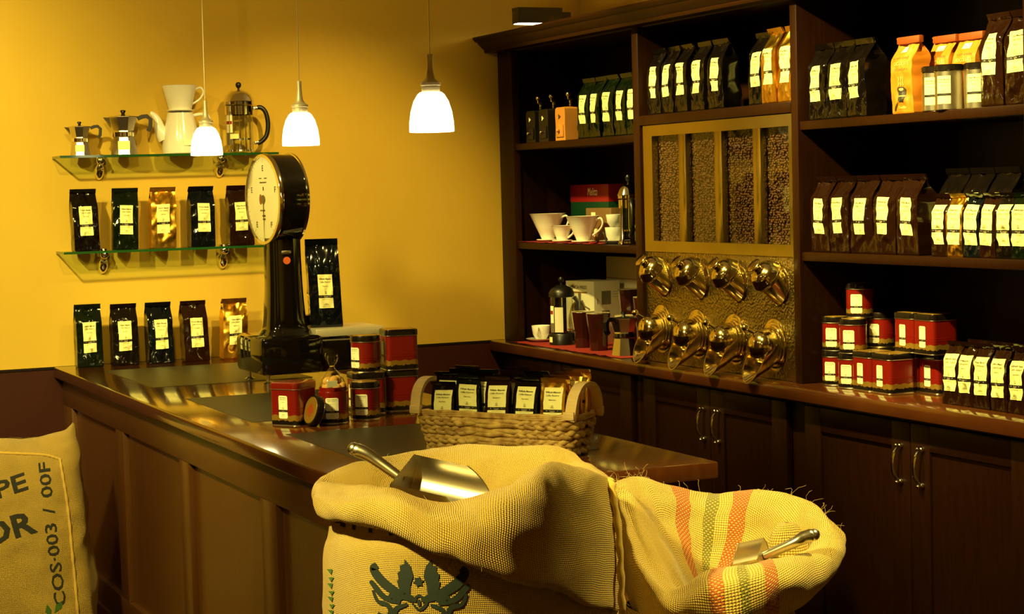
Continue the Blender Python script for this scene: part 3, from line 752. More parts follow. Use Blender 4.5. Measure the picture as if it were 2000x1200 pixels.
# the biscuit bag in the open tin
cb = thing('biscuit_bag', 'clear gathered bag of round golden biscuits in the open red tin', 'biscuit bag', (.312, -2.222, H + .055))
rr = random.Random(8)
for k, (x, y, z) in enumerate([(-.017, -.015, .012), (.012, -.020, .010), (.020, .008, .012), (-.008, .016, .012), (-.020, -.012, .036), (.004, -.022, .035), (.022, -.010, .038), (.012, .014, .036), (-.014, .012, .037), (.001, -.008, .056), (.014, .004, .055), (-.013, .002, .053)]):
    MB().ball((0, 0, 0), .0125, 12, (1.0, .9, 1.05)).build('biscuit', M['cookie'], cb, ang=None, loc=(x, y, z), rot=(rr.random(), rr.random(), 0))
prof = [(.024, .0), (.032, .015), (.033, .045), (.028, .060), (.014, .078), (.005, .090), (.006, .094), (.012, .104), (.016, .116), (.014, .124)]
b_ = MB().lathe(prof, 24, cap=False)
b_.V = [Vector((v.x * (1 + .18 * math.sin(math.atan2(v.y, v.x) * 7) * min(1, v.z / .09)), v.y * (1 + .18 * math.cos(math.atan2(v.y, v.x) * 9) * min(1, v.z / .09)), v.z + .004 * math.sin(math.atan2(v.y, v.x) * 5) * (v.z > .1))) for v in b_.V]
b_.build('film_pouch', M['film'], cb, ang=None)
MB().tube(arc((0, 0, .092), .006, 0, 360, 14, 'xy'), .0014, 6).build('tie', M['tingold'], cb)
bbox('price_tag', M['tinpaper'], cb, -.030, -.002, -.0362, -.0356, .048, .064, 0, rot=(.15, 0, 0))

g = 'red coffee tins on the ledge'
LT = [('round', 'bottom left round tin on the ledge', 1.862, -2.236, 0, -62), ('round', 'bottom round tin beside the square tins on the ledge', 1.850, -2.337, 0, -62),
      ('round', 'middle left round tin of the stack on the ledge', 1.862, -2.238, .100, -55), ('round', 'middle front round tin of the stack on the ledge', 1.850, -2.345, .100, -55),
      ('round', 'shaded round tin at the back of the stack on the ledge', 1.955, -2.335, .112, -70), ('round', 'topmost round tin of the stack on the ledge', 1.895, -2.315, .200, -50),
      ('square', 'bottom left square tin of the ledge stack', 1.860, -2.428, 0, -90), ('square', 'bottom front square tin of the ledge stack', 1.862, -2.520, 0, -90),
      ('square', 'bottom square tin behind the ledge stack', 1.955, -2.335, 0, -90), ('square', 'square tin standing in the shade behind the ledge stack', 1.965, -2.600, 0, -90),
      ('square', 'upper left square tin of the ledge stack', 1.930, -2.535, .112, -90), ('square', 'upper right square tin of the ledge stack', 1.930, -2.627, .112, -90)]
for s, l, x, y, z, a in LT: tin(s, l, g, (x, y, H + z), R_(a))
tin('square', 'bottom square tin holding up the upper pair on the ledge', g, (1.956, -2.506, H), R_(-90))

# ------------------------------------------------------------------ steel canisters on the top shelf
for i, (x, y) in enumerate([(1.822, -2.792), (1.815, -2.856), (1.850, -2.935), (1.918, -2.966)]):
    c = thing('steel_canister', ['narrow-looking steel canister left of the others on the top shelf', 'steel canister with a bright label, front of the top shelf', 'shaded steel canister behind the labelled pair', 'steel canister half hidden by the brown bag'][i], 'canister', (x, y, H + .7725), R_([-62, -62, -62, -62][i]), 'steel canisters on the top shelf')
    r, h = .040, .118
    MB().lathe([(r - .002, 0), (r, .002), (r, h - .016), (r - .002, h - .015)], 40).build('body', M['steel'], c)
    MB().lathe([(r + .001, h - .015), (r + .001, h - .003), (r - .002, h), (0, h)], 40, cap=False).build('lid', M['tinblack'], c)
    MB().lathe([(r + .0015, h - .0175), (r + .0022, h - .0165), (r + .0015, h - .0155)], 40, cap=False).build('lid_rim', M['chrome'], c)
    def lab(x, y, off): a = -PI / 2 + (x - .5) * .95; return Vector(((r + off) * math.cos(a), (r + off) * math.sin(a), .016 + .072 * y))
    V = [lab(i_ / 8, j_, .0006) for j_ in (0, 1) for i_ in range(9)]
    l = put('label', mesh('canister_label', V, [(k, k + 1, k + 10, k + 9) for k in range(8)], True), M['paper'], c)
    for nm, ln, off, m in (('label_band', [('-', .5, .285, 1, .09, 0, 0)], .0009, 'band'), ('lettering', LABEL_LINES, .0011, 'ink'), ('small_print', LABEL_GREY[:4], .001, 'inkgrey')):
        tv, tf = lines2d(ln); tv, tf = cut(tv, tf, .2); put(nm, mesh(nm, [lab(a, b, off) for a, b in tv], tf), M[m], l)

# ------------------------------------------------------------------ glass shelves on the back wall
for i, z in enumerate((.4156, .7562)):
    t = thing('glass_shelf', ['lower green-edged glass shelf on chrome brackets', 'upper green-edged glass shelf on chrome brackets'][i], 'glass shelf', (0, 0, H + z), group='glass shelves on the back wall')
    x0, x1 = .030, .830
    MB().box(x0, x1, -.150, -.004, -.008, 0).build('pane', M['shelfglass'], t, smooth=False)
    MB().box(x0, x1, -.1512, -.150, -.0082, .0002).build('front_edge', M['glassgreen'], t, smooth=False)
    MB().box(x0 - .001, x0, -.150, -.004, -.0082, .0002).build('side_edge', M['glassgreen'], t, smooth=False)
    for x in (.194, .642):
        Mx = Matrix.Translation((x, 0, -.046)) @ Matrix.Rotation(PI / 2, 4, 'X')
        b = MB().lathe([(.0, .030), (.012, .028), (.018, .020), (.0215, .006), (.0215, .0)], 20, Mx, cap=False)
        b.V = [Vector((v.x, v.y, -.046 + (v.z + .046) * (1.95 if v.z < -.046 else 1.0))) for v in b.V]
        b.build('bracket', M['chrome'], t)
        b = MB().tube([(x, -.004, -.018), (x, -.045, -.016)], [.021, .018], 18); b.ball((x, -.046, -.017), .0155, 14, (1.1, .7, 1)); b.build('bracket_arm', M['chrome'], t)
        MB().lathe([(.017, 0), (.016, .004), (.010, .007), (0, .008)], 18, Matrix.Translation((x, -.028, .0004)), cap=False).build('clamp_cap', M['chrome'], t)
        MB().ball((x + .012, -.058, -.026), .006, 10, (.7, .5, 1.4)).build('clamp_screw', M['blackplastic'], t)

# ------------------------------------------------------------------ moka pots
def moka(name, label, loc, s, rz=0, tagged=True, mat_='alu'):
    """octagonal stove-top pot; s is the overall height"""
    t = thing(name, label, 'moka pot', loc, rz, 'moka pots')
    o8 = Matrix.Rotation(PI / 8, 4, 'Z')
    MB().lathe([(.30 * s, 0), (.315 * s, .01 * s), (.245 * s, .39 * s), (.245 * s, .40 * s)], 8, o8).build('boiler', M[mat_], t, smooth=False)
    MB().lathe([(.235 * s, .40 * s), (.255 * s, .41 * s), (.255 * s, .505 * s), (.24 * s, .515 * s)], 28).build('collar', M['chrome'], t)
    MB().lathe([(.24 * s, .515 * s), (.235 * s, .54 * s), (.325 * s, .835 * s), (.33 * s, .84 * s)], 8, o8).build('top_pot', M[mat_], t, smooth=False)
    MB().lathe([(.335 * s, .84 * s), (.335 * s, .852 * s), (.10 * s, .885 * s), (0, .89 * s)], 8, o8, cap=False).build('lid', M[mat_], t, smooth=False)
    MB().lathe([(.05 * s, .885 * s), (.035 * s, .92 * s), (.06 * s, .965 * s), (.065 * s, .985 * s), (.035 * s, 1.0 * s), (0, 1.0 * s)], 10, cap=False).build('lid_knob', M['blackplastic'], t)
    V = [(-.30 * s, -.05 * s, .835 * s), (-.30 * s, .05 * s, .835 * s), (-.44 * s, 0, .845 * s), (-.285 * s, 0, .60 * s), (-.27 * s, -.04 * s, .66 * s), (-.27 * s, .04 * s, .66 * s)]
    MB().add(V, [(0, 2, 1), (0, 4, 2), (4, 3, 2), (1, 2, 5), (5, 2, 3)]).build('spout', M[mat_], t, smooth=False)
    hp = [(.31 * s, 0, .80 * s), (.42 * s, 0, .845 * s), (.52 * s, 0, .855 * s), (.60 * s, 0, .78 * s), (.585 * s, 0, .60 * s), (.53 * s, 0, .52 * s)]
    MB().sweep(hp, [(-.045 * s, -.05 * s), (.045 * s, -.05 * s), (.045 * s, .05 * s), (-.045 * s, .05 * s)], up=(0, 1, 0)).build('handle', M['blackplastic'], t, smooth=False)
    if tagged:
        bbox('price_tag', M['paper'], t, -.13 * s, .13 * s, -.292 * s, -.286 * s, .09 * s, .28 * s, 0, rot=(-.10, 0, 0))
    return t
moka('moka_pot', 'small aluminium moka pot at the left of the upper glass shelf', (.116, -.078, GZ2), .122, R_(-14))
moka('moka_pot', 'larger aluminium moka pot on the upper glass shelf', (.274, -.078, GZ2), .162, R_(-14))

# ------------------------------------------------------------------ white coffee pot with filter, drippers, cups
def hoop(pts, r, n=18): return MB().tube(spline(pts, n), r, 10)
pt = thing('porcelain_coffee_pot', 'white porcelain coffee pot on the upper glass shelf', 'coffee pot', (.484, -.078, GZ2), R_(-12))
MB().lathe([(.060, 0), (.068, .003), (.070, .02), (.066, .06), (.058, .10), (.050, .135), (.047, .150), (.044, .150), (.046, .13), (.06, .05), (.0, .02)], 40, cap=False).build('body', M['porcelain'], pt)
MB().tube(spline([(-.058, 0, .055), (-.076, 0, .095), (-.082, 0, .125), (-.098, 0, .146), (-.108, 0, .150)], 14), [.026, .025, .024, .022, .020, .018, .016, .014, .013, .012, .011, .010, .009, .0085, .008], 14).build('spout', M['porcelain'], pt)
hoop([(.046, 0, .140), (.075, 0, .144), (.098, 0, .138), (.106, 0, .10), (.095, 0, .055), (.066, 0, .035)], .0065).build('handle', M['porcelain'], pt)
bbox('price_tag', M['tinpaper'], pt, .006, .040, -.0705, -.0695, .030, .048, 0)
def dripper(name, label, cat, loc, rt, rb, h, rz, saucer, group, hand='x'):
    t = thing(name, label, cat, loc, rz, group)
    z0 = .009
    MB().lathe([(rb, z0), (rb + .002, z0 + .004), (rt * .55 + rb * .45, z0 + h * .5), (rt, h), (rt + .0015, h + .001), (rt - .003, h), (rt * .5, z0 + h * .48), (rb - .002, z0 + .006), (0, z0 + .006)], 40, cap=False).build('cone', M['porcelain'], t)
    MB().lathe([(saucer * .55, 0), (saucer * .6, .001), (saucer * .98, .007), (saucer, .009), (saucer * .96, .0105), (rb, .0105), (0, .0105)], 40, cap=False).build('saucer_foot', M['porcelain'], t)
    k = h
    hoop([(rt * .90, 0, h * .86), (rt * 1.22, 0, h * .92), (rt * 1.36, 0, h * .74), (rt * 1.15, 0, h * .50), (rt * .66, 0, h * .30)], .0042).build('handle', M['porcelain'], t)
    return t
dripper('coffee_dripper', 'white porcelain filter holder sitting on the coffee pot', 'dripper', (.484, -.078, GZ2 + .1505), .063, .040, .098, R_(-12), .052, None)
g = 'white porcelain drippers on the corner shelf'
Z1 = H + .3896
dripper('coffee_dripper', 'largest white porcelain dripper at the left of the corner shelf', 'dripper', (1.880, -.235, Z1), .070, .024, .108, R_(-58), .046, g)
dripper('coffee_dripper', 'smallest white porcelain dripper on the corner shelf', 'dripper', (1.850, -.425, Z1), .040, .020, .064, R_(-58), .040, g)
dripper('coffee_dripper', 'medium white porcelain dripper on the corner shelf', 'dripper', (1.855, -.595, Z1), .063, .024, .100, R_(-58), .046, g)
def cup(label, loc, rz, s=1.0, saucer=True, group=None):
    t = thing('espresso_cup', label, 'cup', loc, rz, group)
    b = .006 if saucer else 0
    MB().lathe([(.018 * s, b), (.020 * s, b + .002), (.032 * s, b + .022 * s), (.037 * s, b + .056 * s), (.0365 * s, b + .057 * s), (.035 * s, b + .055 * s), (.028 * s, b + .02 * s), (0, b + .008)], 32, cap=False).build('bowl', M['porcelain'], t)
    hoop([(-.033 * s, 0, b + .047 * s), (-.052 * s, 0, b + .050 * s), (-.056 * s, 0, b + .034 * s), (-.046 * s, 0, b + .020 * s), (-.028 * s, 0, b + .014 * s)], .0042 * s).build('handle', M['porcelain'], t)
    if saucer:
        MB().lathe([(.026 * s, 0), (.028 * s, .0005), (.056 * s, .010), (.060 * s, .013), (.057 * s, .0135), (.028 * s, .0055), (0, .005)], 36, cap=False).build('saucer', M['porcelain'], t)
    return t
cup('white cup on a saucer at the corner end of the ledge', (1.850, -.212, H), R_(50), 1.0)
cup('lower white espresso cup on a saucer beside the steel press', (1.880, -.800, Z1), R_(-150), .95, True, 'stacked espresso cups')
cup('upper white espresso cup stacked on the other', (1.880, -.800, Z1 + .060), R_(-150), .82, False, 'stacked espresso cups')

# ------------------------------------------------------------------ presses
def press(label, loc, rz, r, h, style):
    t = thing('french_press', label, 'french press', loc, rz, 'glass and metal coffee presses')
    ch = M['chrome'] if style == 'chrome' else M['blackplastic']
    hb = h * .70
    MB().lathe([(r - .004, .012), (r - .003, .010), (r - .003, hb), (r - .0045, hb), (r - .0045, .014), (0, .014)], 36, cap=False).build('beaker', M['glass'], t)
    if style == 'chrome':
        MB().lathe([(r, hb * .80), (r + .0015, hb * .80), (r + .0015, hb * .98), (r, hb * .98)], 36, cap=False).build('upper_band', ch, t)
        for a in (45, 135, 225, 315):
            b = MB(); ca, sa = math.cos(R_(a)), math.sin(R_(a)); q = Vector((ca, sa, 0))
            b.tube([q * (r + .008) + Vector((0, 0, .002)), q * (r + .0015) + Vector((0, 0, .02)), q * r + Vector((0, 0, hb * .85))], [.006, .0045, .0045], 8, flat=.5)
            b.build('frame_leg', ch, t)
        MB().lathe([(r - .004, .004), (r + .001, .006), (r + .001, .012), (r - .004, .013)], 36).build('base_ring', ch, t)
        MB().lathe([(r - .006, hb), (r + .003, hb + .002), (r + .003, hb + .012), (r + .006, hb + .014), (r + .004, hb + .018), (r * .92, hb + .036), (r * .62, hb + .050), (r * .2, hb + .055), (0, hb + .055)], 36, cap=False).build('lid', ch, t)
        zt = hb + .055
    else:
        MB().lathe([(r + .002, 0), (r + .004, .002), (r + .004, .040), (r, .045)], 36).build('base', ch, t)
        MB().lathe([(r - .003, hb), (r + .003, hb + .002), (r + .003, hb + .016), (r * .9, hb + .032), (r * .4, hb + .045), (0, hb + .047)], 36, cap=False).build('lid', ch, t)
        zt = hb + .047
    MB().lathe([(.004, zt - .002), (.004, zt + .008), (.006, zt + .009), (.010, zt + .015), (.011, zt + .022), (.007, zt + .029), (0, zt + .031)], 18, cap=False).build('plunger_knob', M['blackplastic'], t)
    MB().tube([(0, 0, .05), (0, 0, zt)], .0025).lathe([(r - .008, .048), (r - .008, .054)], 28).build('plunger', M['chrome'], t)
    hp = [(r + .002, 0, hb * .92), (r + .026, 0, hb * .95), (r + .045, 0, hb * .84), (r + .052, 0, hb * .60), (r + .045, 0, hb * .36), (r + .022, 0, hb * .22), (r + .002, 0, hb * .20)]
    if style == 'chrome':
        MB().tube(spline(hp, 22)[2:-2], .0085, 12).build('handle', M['blackplastic'], t)
        for z in (hb * .93, hb * .21): bbox('handle_mount', ch, t, r - .001, r + .018, -.008, .008, z - .006, z + .006, .002)
    else:
        MB().sweep([(r + .003, 0, .02), (r + .016, 0, .03), (r + .018, 0, hb * .9), (r + .003, 0, hb)], [(-.006, -.012), (.006, -.012), (.006, .012), (-.006, .012)], up=(0, 1, 0)).build('handle', M['blackplastic'], t)
    return t
def paste(t, name, m, r, a0, a1, z0, z1):
    V = []; n = 6
    for z in (z0, z1):
        for i in range(n + 1):
            a = R_(a0 + (a1 - a0) * i / n); V.append((r * math.cos(a), r * math.sin(a), z))
    return put(name, mesh(name, V, [(k, k + 1, k + n + 2, k + n + 1) for k in range(n)], True), m, t)
fp = press('large chrome and glass french press on the upper glass shelf', (.706, -.078, GZ2), R_(-14), .052, .252, 'chrome')
l = paste(fp, 'carton_label', M['tinpaper'], .0505, 196, 236, .075, .150); paste(l, 'red_logo', M['boxred'], .0508, 198, 234, .106, .118); paste(fp, 'dark_label', M['boxgrey'], .0505, 196, 236, .03, .075); paste(fp, 'price_tag', M['paper'], .0512, 222, 262, .052, .070)
fp = press('small chrome and glass press beside the espresso cups', (1.862, -.950, Z1), R_(-110), .036, .232, 'chrome')
fp = press('black french press with carton label on the ledge', (1.850, -.405, H), R_(-40), .046, .260, 'black')
l = paste(fp, 'carton_label', M['tinpaper'], .0445, 210, 240, .085, .150); paste(l, 'red_logo', M['boxred'], .0448, 212, 236, .118, .132); paste(fp, 'grey_label', M['boxwhite'], .0446, 246, 290, .05, .145); paste(fp, 'dark_label', M['boxgrey'], .0445, 205, 242, .05, .085); paste(fp, 'price_tag', M['paper'], .0503, 205, 235, .012, .032)
paste(fp, 'red_spot', M['boxred'], .0446, 186, 206, .155, .175)

# ------------------------------------------------------------------ corner bay: mills
def mill(label, y, m, x=1.80):
    t = thing('coffee_mill', label, 'coffee mill', (x + .05, y, H + .7725), -PI / 2, 'coffee mills on the corner top shelf')
    prof = [(-.042, 0), (.042, 0), (.042, .012), (.039, .055), (.042, .095), (.040, .116), (.030, .122), (-.030, .122), (-.040, .116), (-.042, .095), (-.039, .055), (-.042, .012)]
    V = [(a, yy, b) for yy in (-.045, .045) for a, b in prof]; n = len(prof)
    F = [(k, (k + 1) % n, n + (k + 1) % n, n + k) for k in range(n)] + [tuple(range(n)), tuple(range(n, 2 * n))[::-1]]
    MB().add(V, F).build('body', m, t, ang=30)
    d = bbox('drawer', m, t, -.030, .030, -.050, -.044, .012, .058, .002)
    MB().ball((0, -.056, .036), .007, 10).build('drawer_knob', M['brass'] if m is not M['millorange'] else m, d)
    MB().lathe([(.0, 0), (.011, 0), (.011, .001), (0, .001)], 3, Matrix.Translation((-.005, -.0462, .088)) @ Matrix.Rotation(PI / 2, 4, 'X'), cap=False).build('emblem', M['paper'] if m is not M['millorange'] else M['ink'], t)
    c = MB().lathe([(.026, .122), (.030, .124), (.012, .134), (.006, .138), (.006, .150), (.009, .153), (.006, .157), (0, .158)], 20, cap=False)
    c.build('hopper_cap', M['chrome'], t)
    k = MB().tube([(0, 0, .147), (.030, -.02, .150), (.052, -.035, .150)], .0035).tube([(.052, -.035, .150), (.052, -.035, .160)], .003)
    k.ball((.052, -.035, .168), .009, 12).build('crank', M['chrome'], t)
mill('black coffee mill at the left of the corner top shelf', -.262, M['blackplastic'])
mill('second black coffee mill on the corner top shelf', -.400, M['blackplastic'], 1.79)
mill('orange wooden coffee mill beside the green bags', -.556, M['millorange'], 1.785)

# boxes of the corner bay
bx = thing('filter_box', 'red and green filter paper carton behind the white drippers', 'carton', (2.06, -.300, Z1), -PI / 2)
bbox('carton', M['boxgreen'], bx, -.165, .165, -.03, .06, 0, .217, .001)
bbox('red_panel', M['boxred'], bx, -.1655, .1655, -.0306, .0602, .150, .2172, .0005)
tv, tf = lines2d([('Melita'.replace('lita', 'litta'), .03, .175, .085, .030, 0, .3)]); put('title_lettering', mesh('tl', [(x, -.0312, y) for x, y in tv], tf), M['tinpaper'], bx)
tv, tf = lines2d([('CLASSIC', .03, .110, .12, .016, 0, 0)]); put('lettering', mesh('tl', [(x, -.0306, y) for x, y in tv], tf), M['tingold'], bx)
bx = thing('brown_carton', 'plain brown carton with a small white sticker behind the drippers', 'carton', (2.00, -.545, Z1), -PI / 2)
bbox('carton', M['card'], bx, -.115, .095, -.05, -.0, 0, .128, .001); bbox('sticker', M['tinpaper'], bx, -.070, -.035, -.0508, -.0498, .078, .112, 0)
bbox('sticker', M['tinpaper'], bx, -.050, -.015, -.0508, -.0498, .02, .05, 0)
sp = thing('measuring_spoon', 'black-handled steel measuring spoon lying in front of the espresso cups', 'spoon', (1.815, -.79, Z1), R_(-80))
hoop([(.0, 0, .004), (.012, 0, .034), (.034, 0, .044), (.050, 0, .020), (.056, 0, .004)], .003).build('handle', M['blackplastic'], sp)
MB().lathe([(0, .002), (.012, .003), (.020, .010), (.0205, .011), (.018, .010), (0, .005)], 20, Matrix.Translation((-.022, 0, -.001)), cap=False).build('bowl', M['chrome'], sp)
for nm, lab_, y0, y1, zz in (('red_napkin', 'red napkin under the drippers on the corner shelf', -.10, -.80, Z1), ('red_napkin', 'red napkin spread under the cups on the ledge', -.16, -1.08, H)):
    b = MB(); V = []; F = []; n = 24; x0 = XS + .010 if zz > H + .1 else XLG + .030
    rn = random.Random(4)
    for i in range(n + 1):
        y = y0 + (y1 - y0) * i / n; e = .012 * noise.noise(Vector((i * .6, zz, 0))); e2 = .004 * abs(noise.noise(Vector((i * .5, zz, 7))))
        V += [(x0 + e, y, .0012 + e2), (x0 + .05, y, .0010), (XR - .06, y, .0010)]
    for i in range(n): a = i * 3; F += [(a, a + 1, a + 4, a + 3), (a + 1, a + 2, a + 5, a + 4)]
    V += [Vector(v) - Vector((0, 0, .0009)) for v in V]; k = len(V) // 2; F += [tuple(i + k for i in f[::-1]) for f in F]
    t = tag(put(nm, mesh(nm, V, F), M['napkin'], None, (0, 0, zz)), lab_, 'napkin', 'red napkins on the cabinet')
# ledge: press carton, big white box, tumblers, moka
bx = thing('press_carton', 'white french press carton with a press pictured, behind the black press', 'carton', (2.010, -.370, H), R_(-77))
bbox('carton', M['boxwhite'], bx, -.085, .085, -.075, .055, 0, .238, .001)
def flat(par, name, m, lines=None, polys=None, y=-.0757, xo=0, zo=0, side=False):
    V, F = lines2d(lines) if lines else ([], [])
    for P_ in polys or []: k = len(V); V += P_; F.append(tuple(range(k, k + len(P_))))
    put(name, mesh(name, [((.0857, x - .0, z) if side else (x, y, z)) for x, z in V], F), m, par)
flat(bx, 'title_lettering', M['ink'], [('FRENCH PRESS', -.012, .208, .110, .013, .01, 0)])
flat(bx, 'subtitle_lettering', M['tingold'], [('-', .0, .192, .09, .006, 0, 0)])
flat(bx, 'press_picture', M['boxgrey'], None, [[(-.035, .03), (.03, .03), (.03, .145), (.018, .165), (-.02, .165), (-.035, .145)], [(-.008, .165), (.006, .165), (.008, .190), (0, .198), (-.010, .190)], [(.03, .145), (.06, .135), (.065, .03), (.058, .03), (.053, .13), (.03, .138)]])
flat(bx, 'red_logo', M['boxred'], None, [[(-.08, .02), (-.02, .02), (-.02, .052), (-.08, .052)]], y=-.0759)
flat(bx, 'step_lettering', M['boxgrey'], [('1', -.058, .150, None, .022, 0, 0), ('2', -.058, .085, None, .022, 0, 0)], side=True)
flat(bx, 'step_picture', M['boxgrey'], None, [[(-.038, .148), (.008, .148), (.008, .200), (-.038, .200)], [(-.038, .080), (.000, .080), (.000, .125), (-.038, .125)]], side=True)
flat(bx, 'step_print', M['inkgrey'], [('-', .05, .195, .06, .002, 0, 0), ('-', .05, .185, .06, .002, 0, 0), ('-', .045, .175, .05, .002, 0, 0)], side=True)
bx = thing('white_box', 'large plain white box standing behind the press carton', 'box', (2.118, -.470, H), -PI / 2)
bbox('carton', M['boxwhite'], bx, -.20, .20, -.006, .026, 0, .325, .001); bbox('lid_flap', M['boxgrey'], bx, -.20, .20, -.0075, -.0062, .240, .242, 0)
def tumbler(label, loc, m='tumbler', r=.044, h=.135, group='brown tumblers on the ledge'):
    t = thing('tumbler', label, 'tumbler', loc, 0, group)
    MB().lathe([(r * .70, 0), (r * .72, .003), (r * .76, h * .45), (r * .82, h * .52), (r, h - .002), (r - .001, h)], 12, cap=True).build('outer_wall', M[m], t, ang=20)
    MB().lathe([(r - .001, h), (r - .001, h + .0012), (r - .005, h + .0008), (r - .007, h * .90), (0, h * .895)], 36, cap=False).build('glazed_rim', M['cream'], t)
tumbler('left front brown ribbed tumbler on the ledge', (1.850, -.585, H))
tumbler('right front brown ribbed tumbler on the ledge', (1.838, -.735, H), r=.045, h=.137)
tumbler('pale cream tumbler behind the front brown pair', (1.915, -.805, H), 'cream', .041, .128)
tumbler('brown tumbler standing behind near the white carton', (1.985, -.715, H), r=.047, h=.218)
tumbler('brown tumbler partly behind the cabinet divider', (1.93, -.935, H), r=.047, h=.20)
moka('moka_pot', 'aluminium moka pot on the ledge beside the brass chutes', (1.822, -.968, H), .155, R_(-160), False)

# ------------------------------------------------------------------ pendant lamps
for i, (x, y) in enumerate([(.312, -1.06), (.306, -2.04), (.300, -3.00)]):
    zb = H + .728
    t = thing('pendant_lamp', ['glowing white pendant lamp nearest the back wall', 'middle glowing white pendant lamp over the counter', 'nearest glowing white pendant lamp over the counter'][i], 'pendant lamp', (x, y, zb), group='pendant lamps over the counter')
    MB().lathe([(.048, 0), (.050, .001), (.0495, .02), (.046, .045), (.039, .068), (.030, .083), (.024, .088), (.023, .087), (.029, .081), (.038, .066), (.045, .044), (.0485, .02), (.048, 0)], 40, cap=False).build('shade', M['lamp'], t, ang=None)
    MB().lathe([(.0, .060), (.012, .055), (.016, .045), (.012, .033), (0, .028)], 20, cap=False).build('bulb', M['lamp'], t)
    MB().lathe([(.018, .086), (.0205, .088), (.0205, .100), (.018, .101), (.0225, .103), (.0225, .109), (.017, .111), (.010, .120), (.0075, .135), (.0065, .150), (.0065, .172), (0, .172)], 28, cap=False).build('socket', M['satin'], t)
    MB().tube([(0, 0, .17), (.002, 0, .5), (0, 0, CEIL - zb - .02)], .0012, 6).build('cord', M['steel'], t)
    MB().lathe([(.035, CEIL - zb - .025), (.035, CEIL - zb)], 24).build('ceiling_rose', M['steel'], t)

# ------------------------------------------------------------------ the shop scale
sc = thing('shop_scale', 'tall black shop scale with a round pale dial and steel platform', 'scale', (.0, .0, H))
b = bbox('base', M['black'], sc, .430, .640, -1.180, -.895, .030, .150, .016)
bbox('base_beam', M['black'], sc, .60, .84, -1.165, -.91, .030, .132, .012)
for x, y in ((.462, -1.145), (.462, -.935), (.80, -1.13), (.80, -.94)):
    if x < .7 or True:
        f = MB().lathe([(.016, 0), (.017, .003), (.009, .007), (.006, .010), (.006, .032)], 18, Matrix.Translation((min(x, .755), y, 0))).build('foot', M['steel'], sc)
rings = []
for z, a, bq in ((.148, .082, .080), (.160, .074, .072), (.185, .066, .062), (.30, .058, .054), (.46, .055, .050)):
    rings.append([(.555 + a * (abs(math.cos(t)) ** .6) * (1 if math.cos(t) > 0 else -1), -1.038 + bq * (abs(math.sin(t)) ** .6) * (1 if math.sin(t) > 0 else -1), z) for t in [2 * PI * k / 16 for k in range(16)]])
V, F, UV = loft(rings, 48, 24); put('pillar', mesh('pillar', V, F, True), M['black'], sc)
bbox('maker_plate', M['steel'], sc, .535, .567, -1.0945, -1.0900, .408, .420, .003)
MB().lathe([(0, 0), (.012, 0), (.012, .002), (0, .002)], 24, Matrix.Translation((.552, -1.0915, .388)) @ Matrix.Rotation(PI / 2, 4, 'X'), cap=False).build('round_sticker', M['orangesticker'], sc)
DC = Matrix.Translation((.500, -1.032, .585)) @ Matrix.Rotation(R_(6), 4, 'Z') @ Matrix.Rotation(-PI / 2, 4, 'Y')   # dial axis: local z -> -x
def onDial(mb): mb.V = [DC @ v for v in mb.V]; return mb
R0 = .146
onDial(MB().lathe([(R0 - .006, -.100), (R0 - .004, -.094), (R0 - .003, -.090), (R0 - .003, -.010), (R0 - .004, -.006)], 64)).build('drum', M['black'], sc)
onDial(MB().lathe([(R0 - .004, -.012), (R0 + .001, -.009), (R0 + .002, -.003), (R0 - .002, .004), (R0 - .010, .006), (R0 - .012, .001)], 64, cap=False)).build('front_rim', M['chrome'], sc)
onDial(MB().lathe([(R0 - .004, -.098), (R0 + .001, -.096), (R0 + .001, -.090), (R0 - .004, -.088)], 64, cap=False)).build('back_rim', M['chrome'], sc)
onDial(MB().lathe([(0, -.0008), (R0 - .010, -.0008)], 64, cap=False)).build('dial_face', M['dial'], sc, ang=None)
# local dial plane: x up?  (local x -> world z after the turn), y -> world y
def dl(x, y, z=.0): return DC @ Vector((y, -x, z))       # x to the right as seen, y up
V = []; F = []
for k in range(50):
    a = 2 * PI * k / 50; r1 = R0 - .016; r0 = r1 - (.012 if k % 10 == 0 else .007 if k % 5 == 0 else .004); wv = .0008
    c_, s_ = math.sin(a), math.cos(a); n_ = len(V)
    for r_, e in ((r0, -wv), (r0, wv), (r1, wv), (r1, -wv)): V.append(dl(r_ * c_ + e * s_, r_ * s_ - e * c_, .0))
    F.append((n_, n_ + 1, n_ + 2, n_ + 3))
put('dial_ticks', mesh('dial_ticks', V, F), M['ink'], sc)
ln = []
for k, ch in enumerate('EFFEE'):
    a = 2 * PI * k / 5; ln.append((ch, .100 * math.sin(a), .100 * math.cos(a) - .009, None, .018, .02, 0))
ln += [('-', -.022, .066, .022, .003, 0, 0), ('-', .020, .066, .022, .003, 0, 0), ('-', 0, .052, .055, .004, 0, 0), ('-', 0, .028, .008, .012, 0, 0), ('-', -.01, -.038, .040, .004, 0, 0), ('-', 0, -.056, .026, .006, 0, 0), ('-', 0, -.066, .022, .005, 0, 0)]
tv, tf = lines2d(ln); put('dial_lettering', mesh('dial_lettering', [dl(x, y, .0) for x, y in tv], tf), M['ink'], sc)
onDial(MB().lathe([(.0, .0022), (.014, .002), (.014, .001)], 24, Matrix.Translation((0, -.0, 0)), cap=False)).build('pointer_hub', M['graphite'], sc)
b = MB(); b.V = [dl(-.022 + .011 * math.cos(2 * PI * k / 20), .0 + .017 * math.sin(2 * PI * k / 20), .0006) for k in range(20)]; b.F = [tuple(range(20))]; b.build('red_spot', M['rust'], sc, smooth=False)
b = MB(); b.V = [dl(*q, .0018) for q in ((-.003, -.01), (.003, -.01), (.0008, -.128), (-.0008, -.128))]; b.F = [(0, 1, 2, 3)]; b.build('pointer', M['ink'], sc, smooth=False)
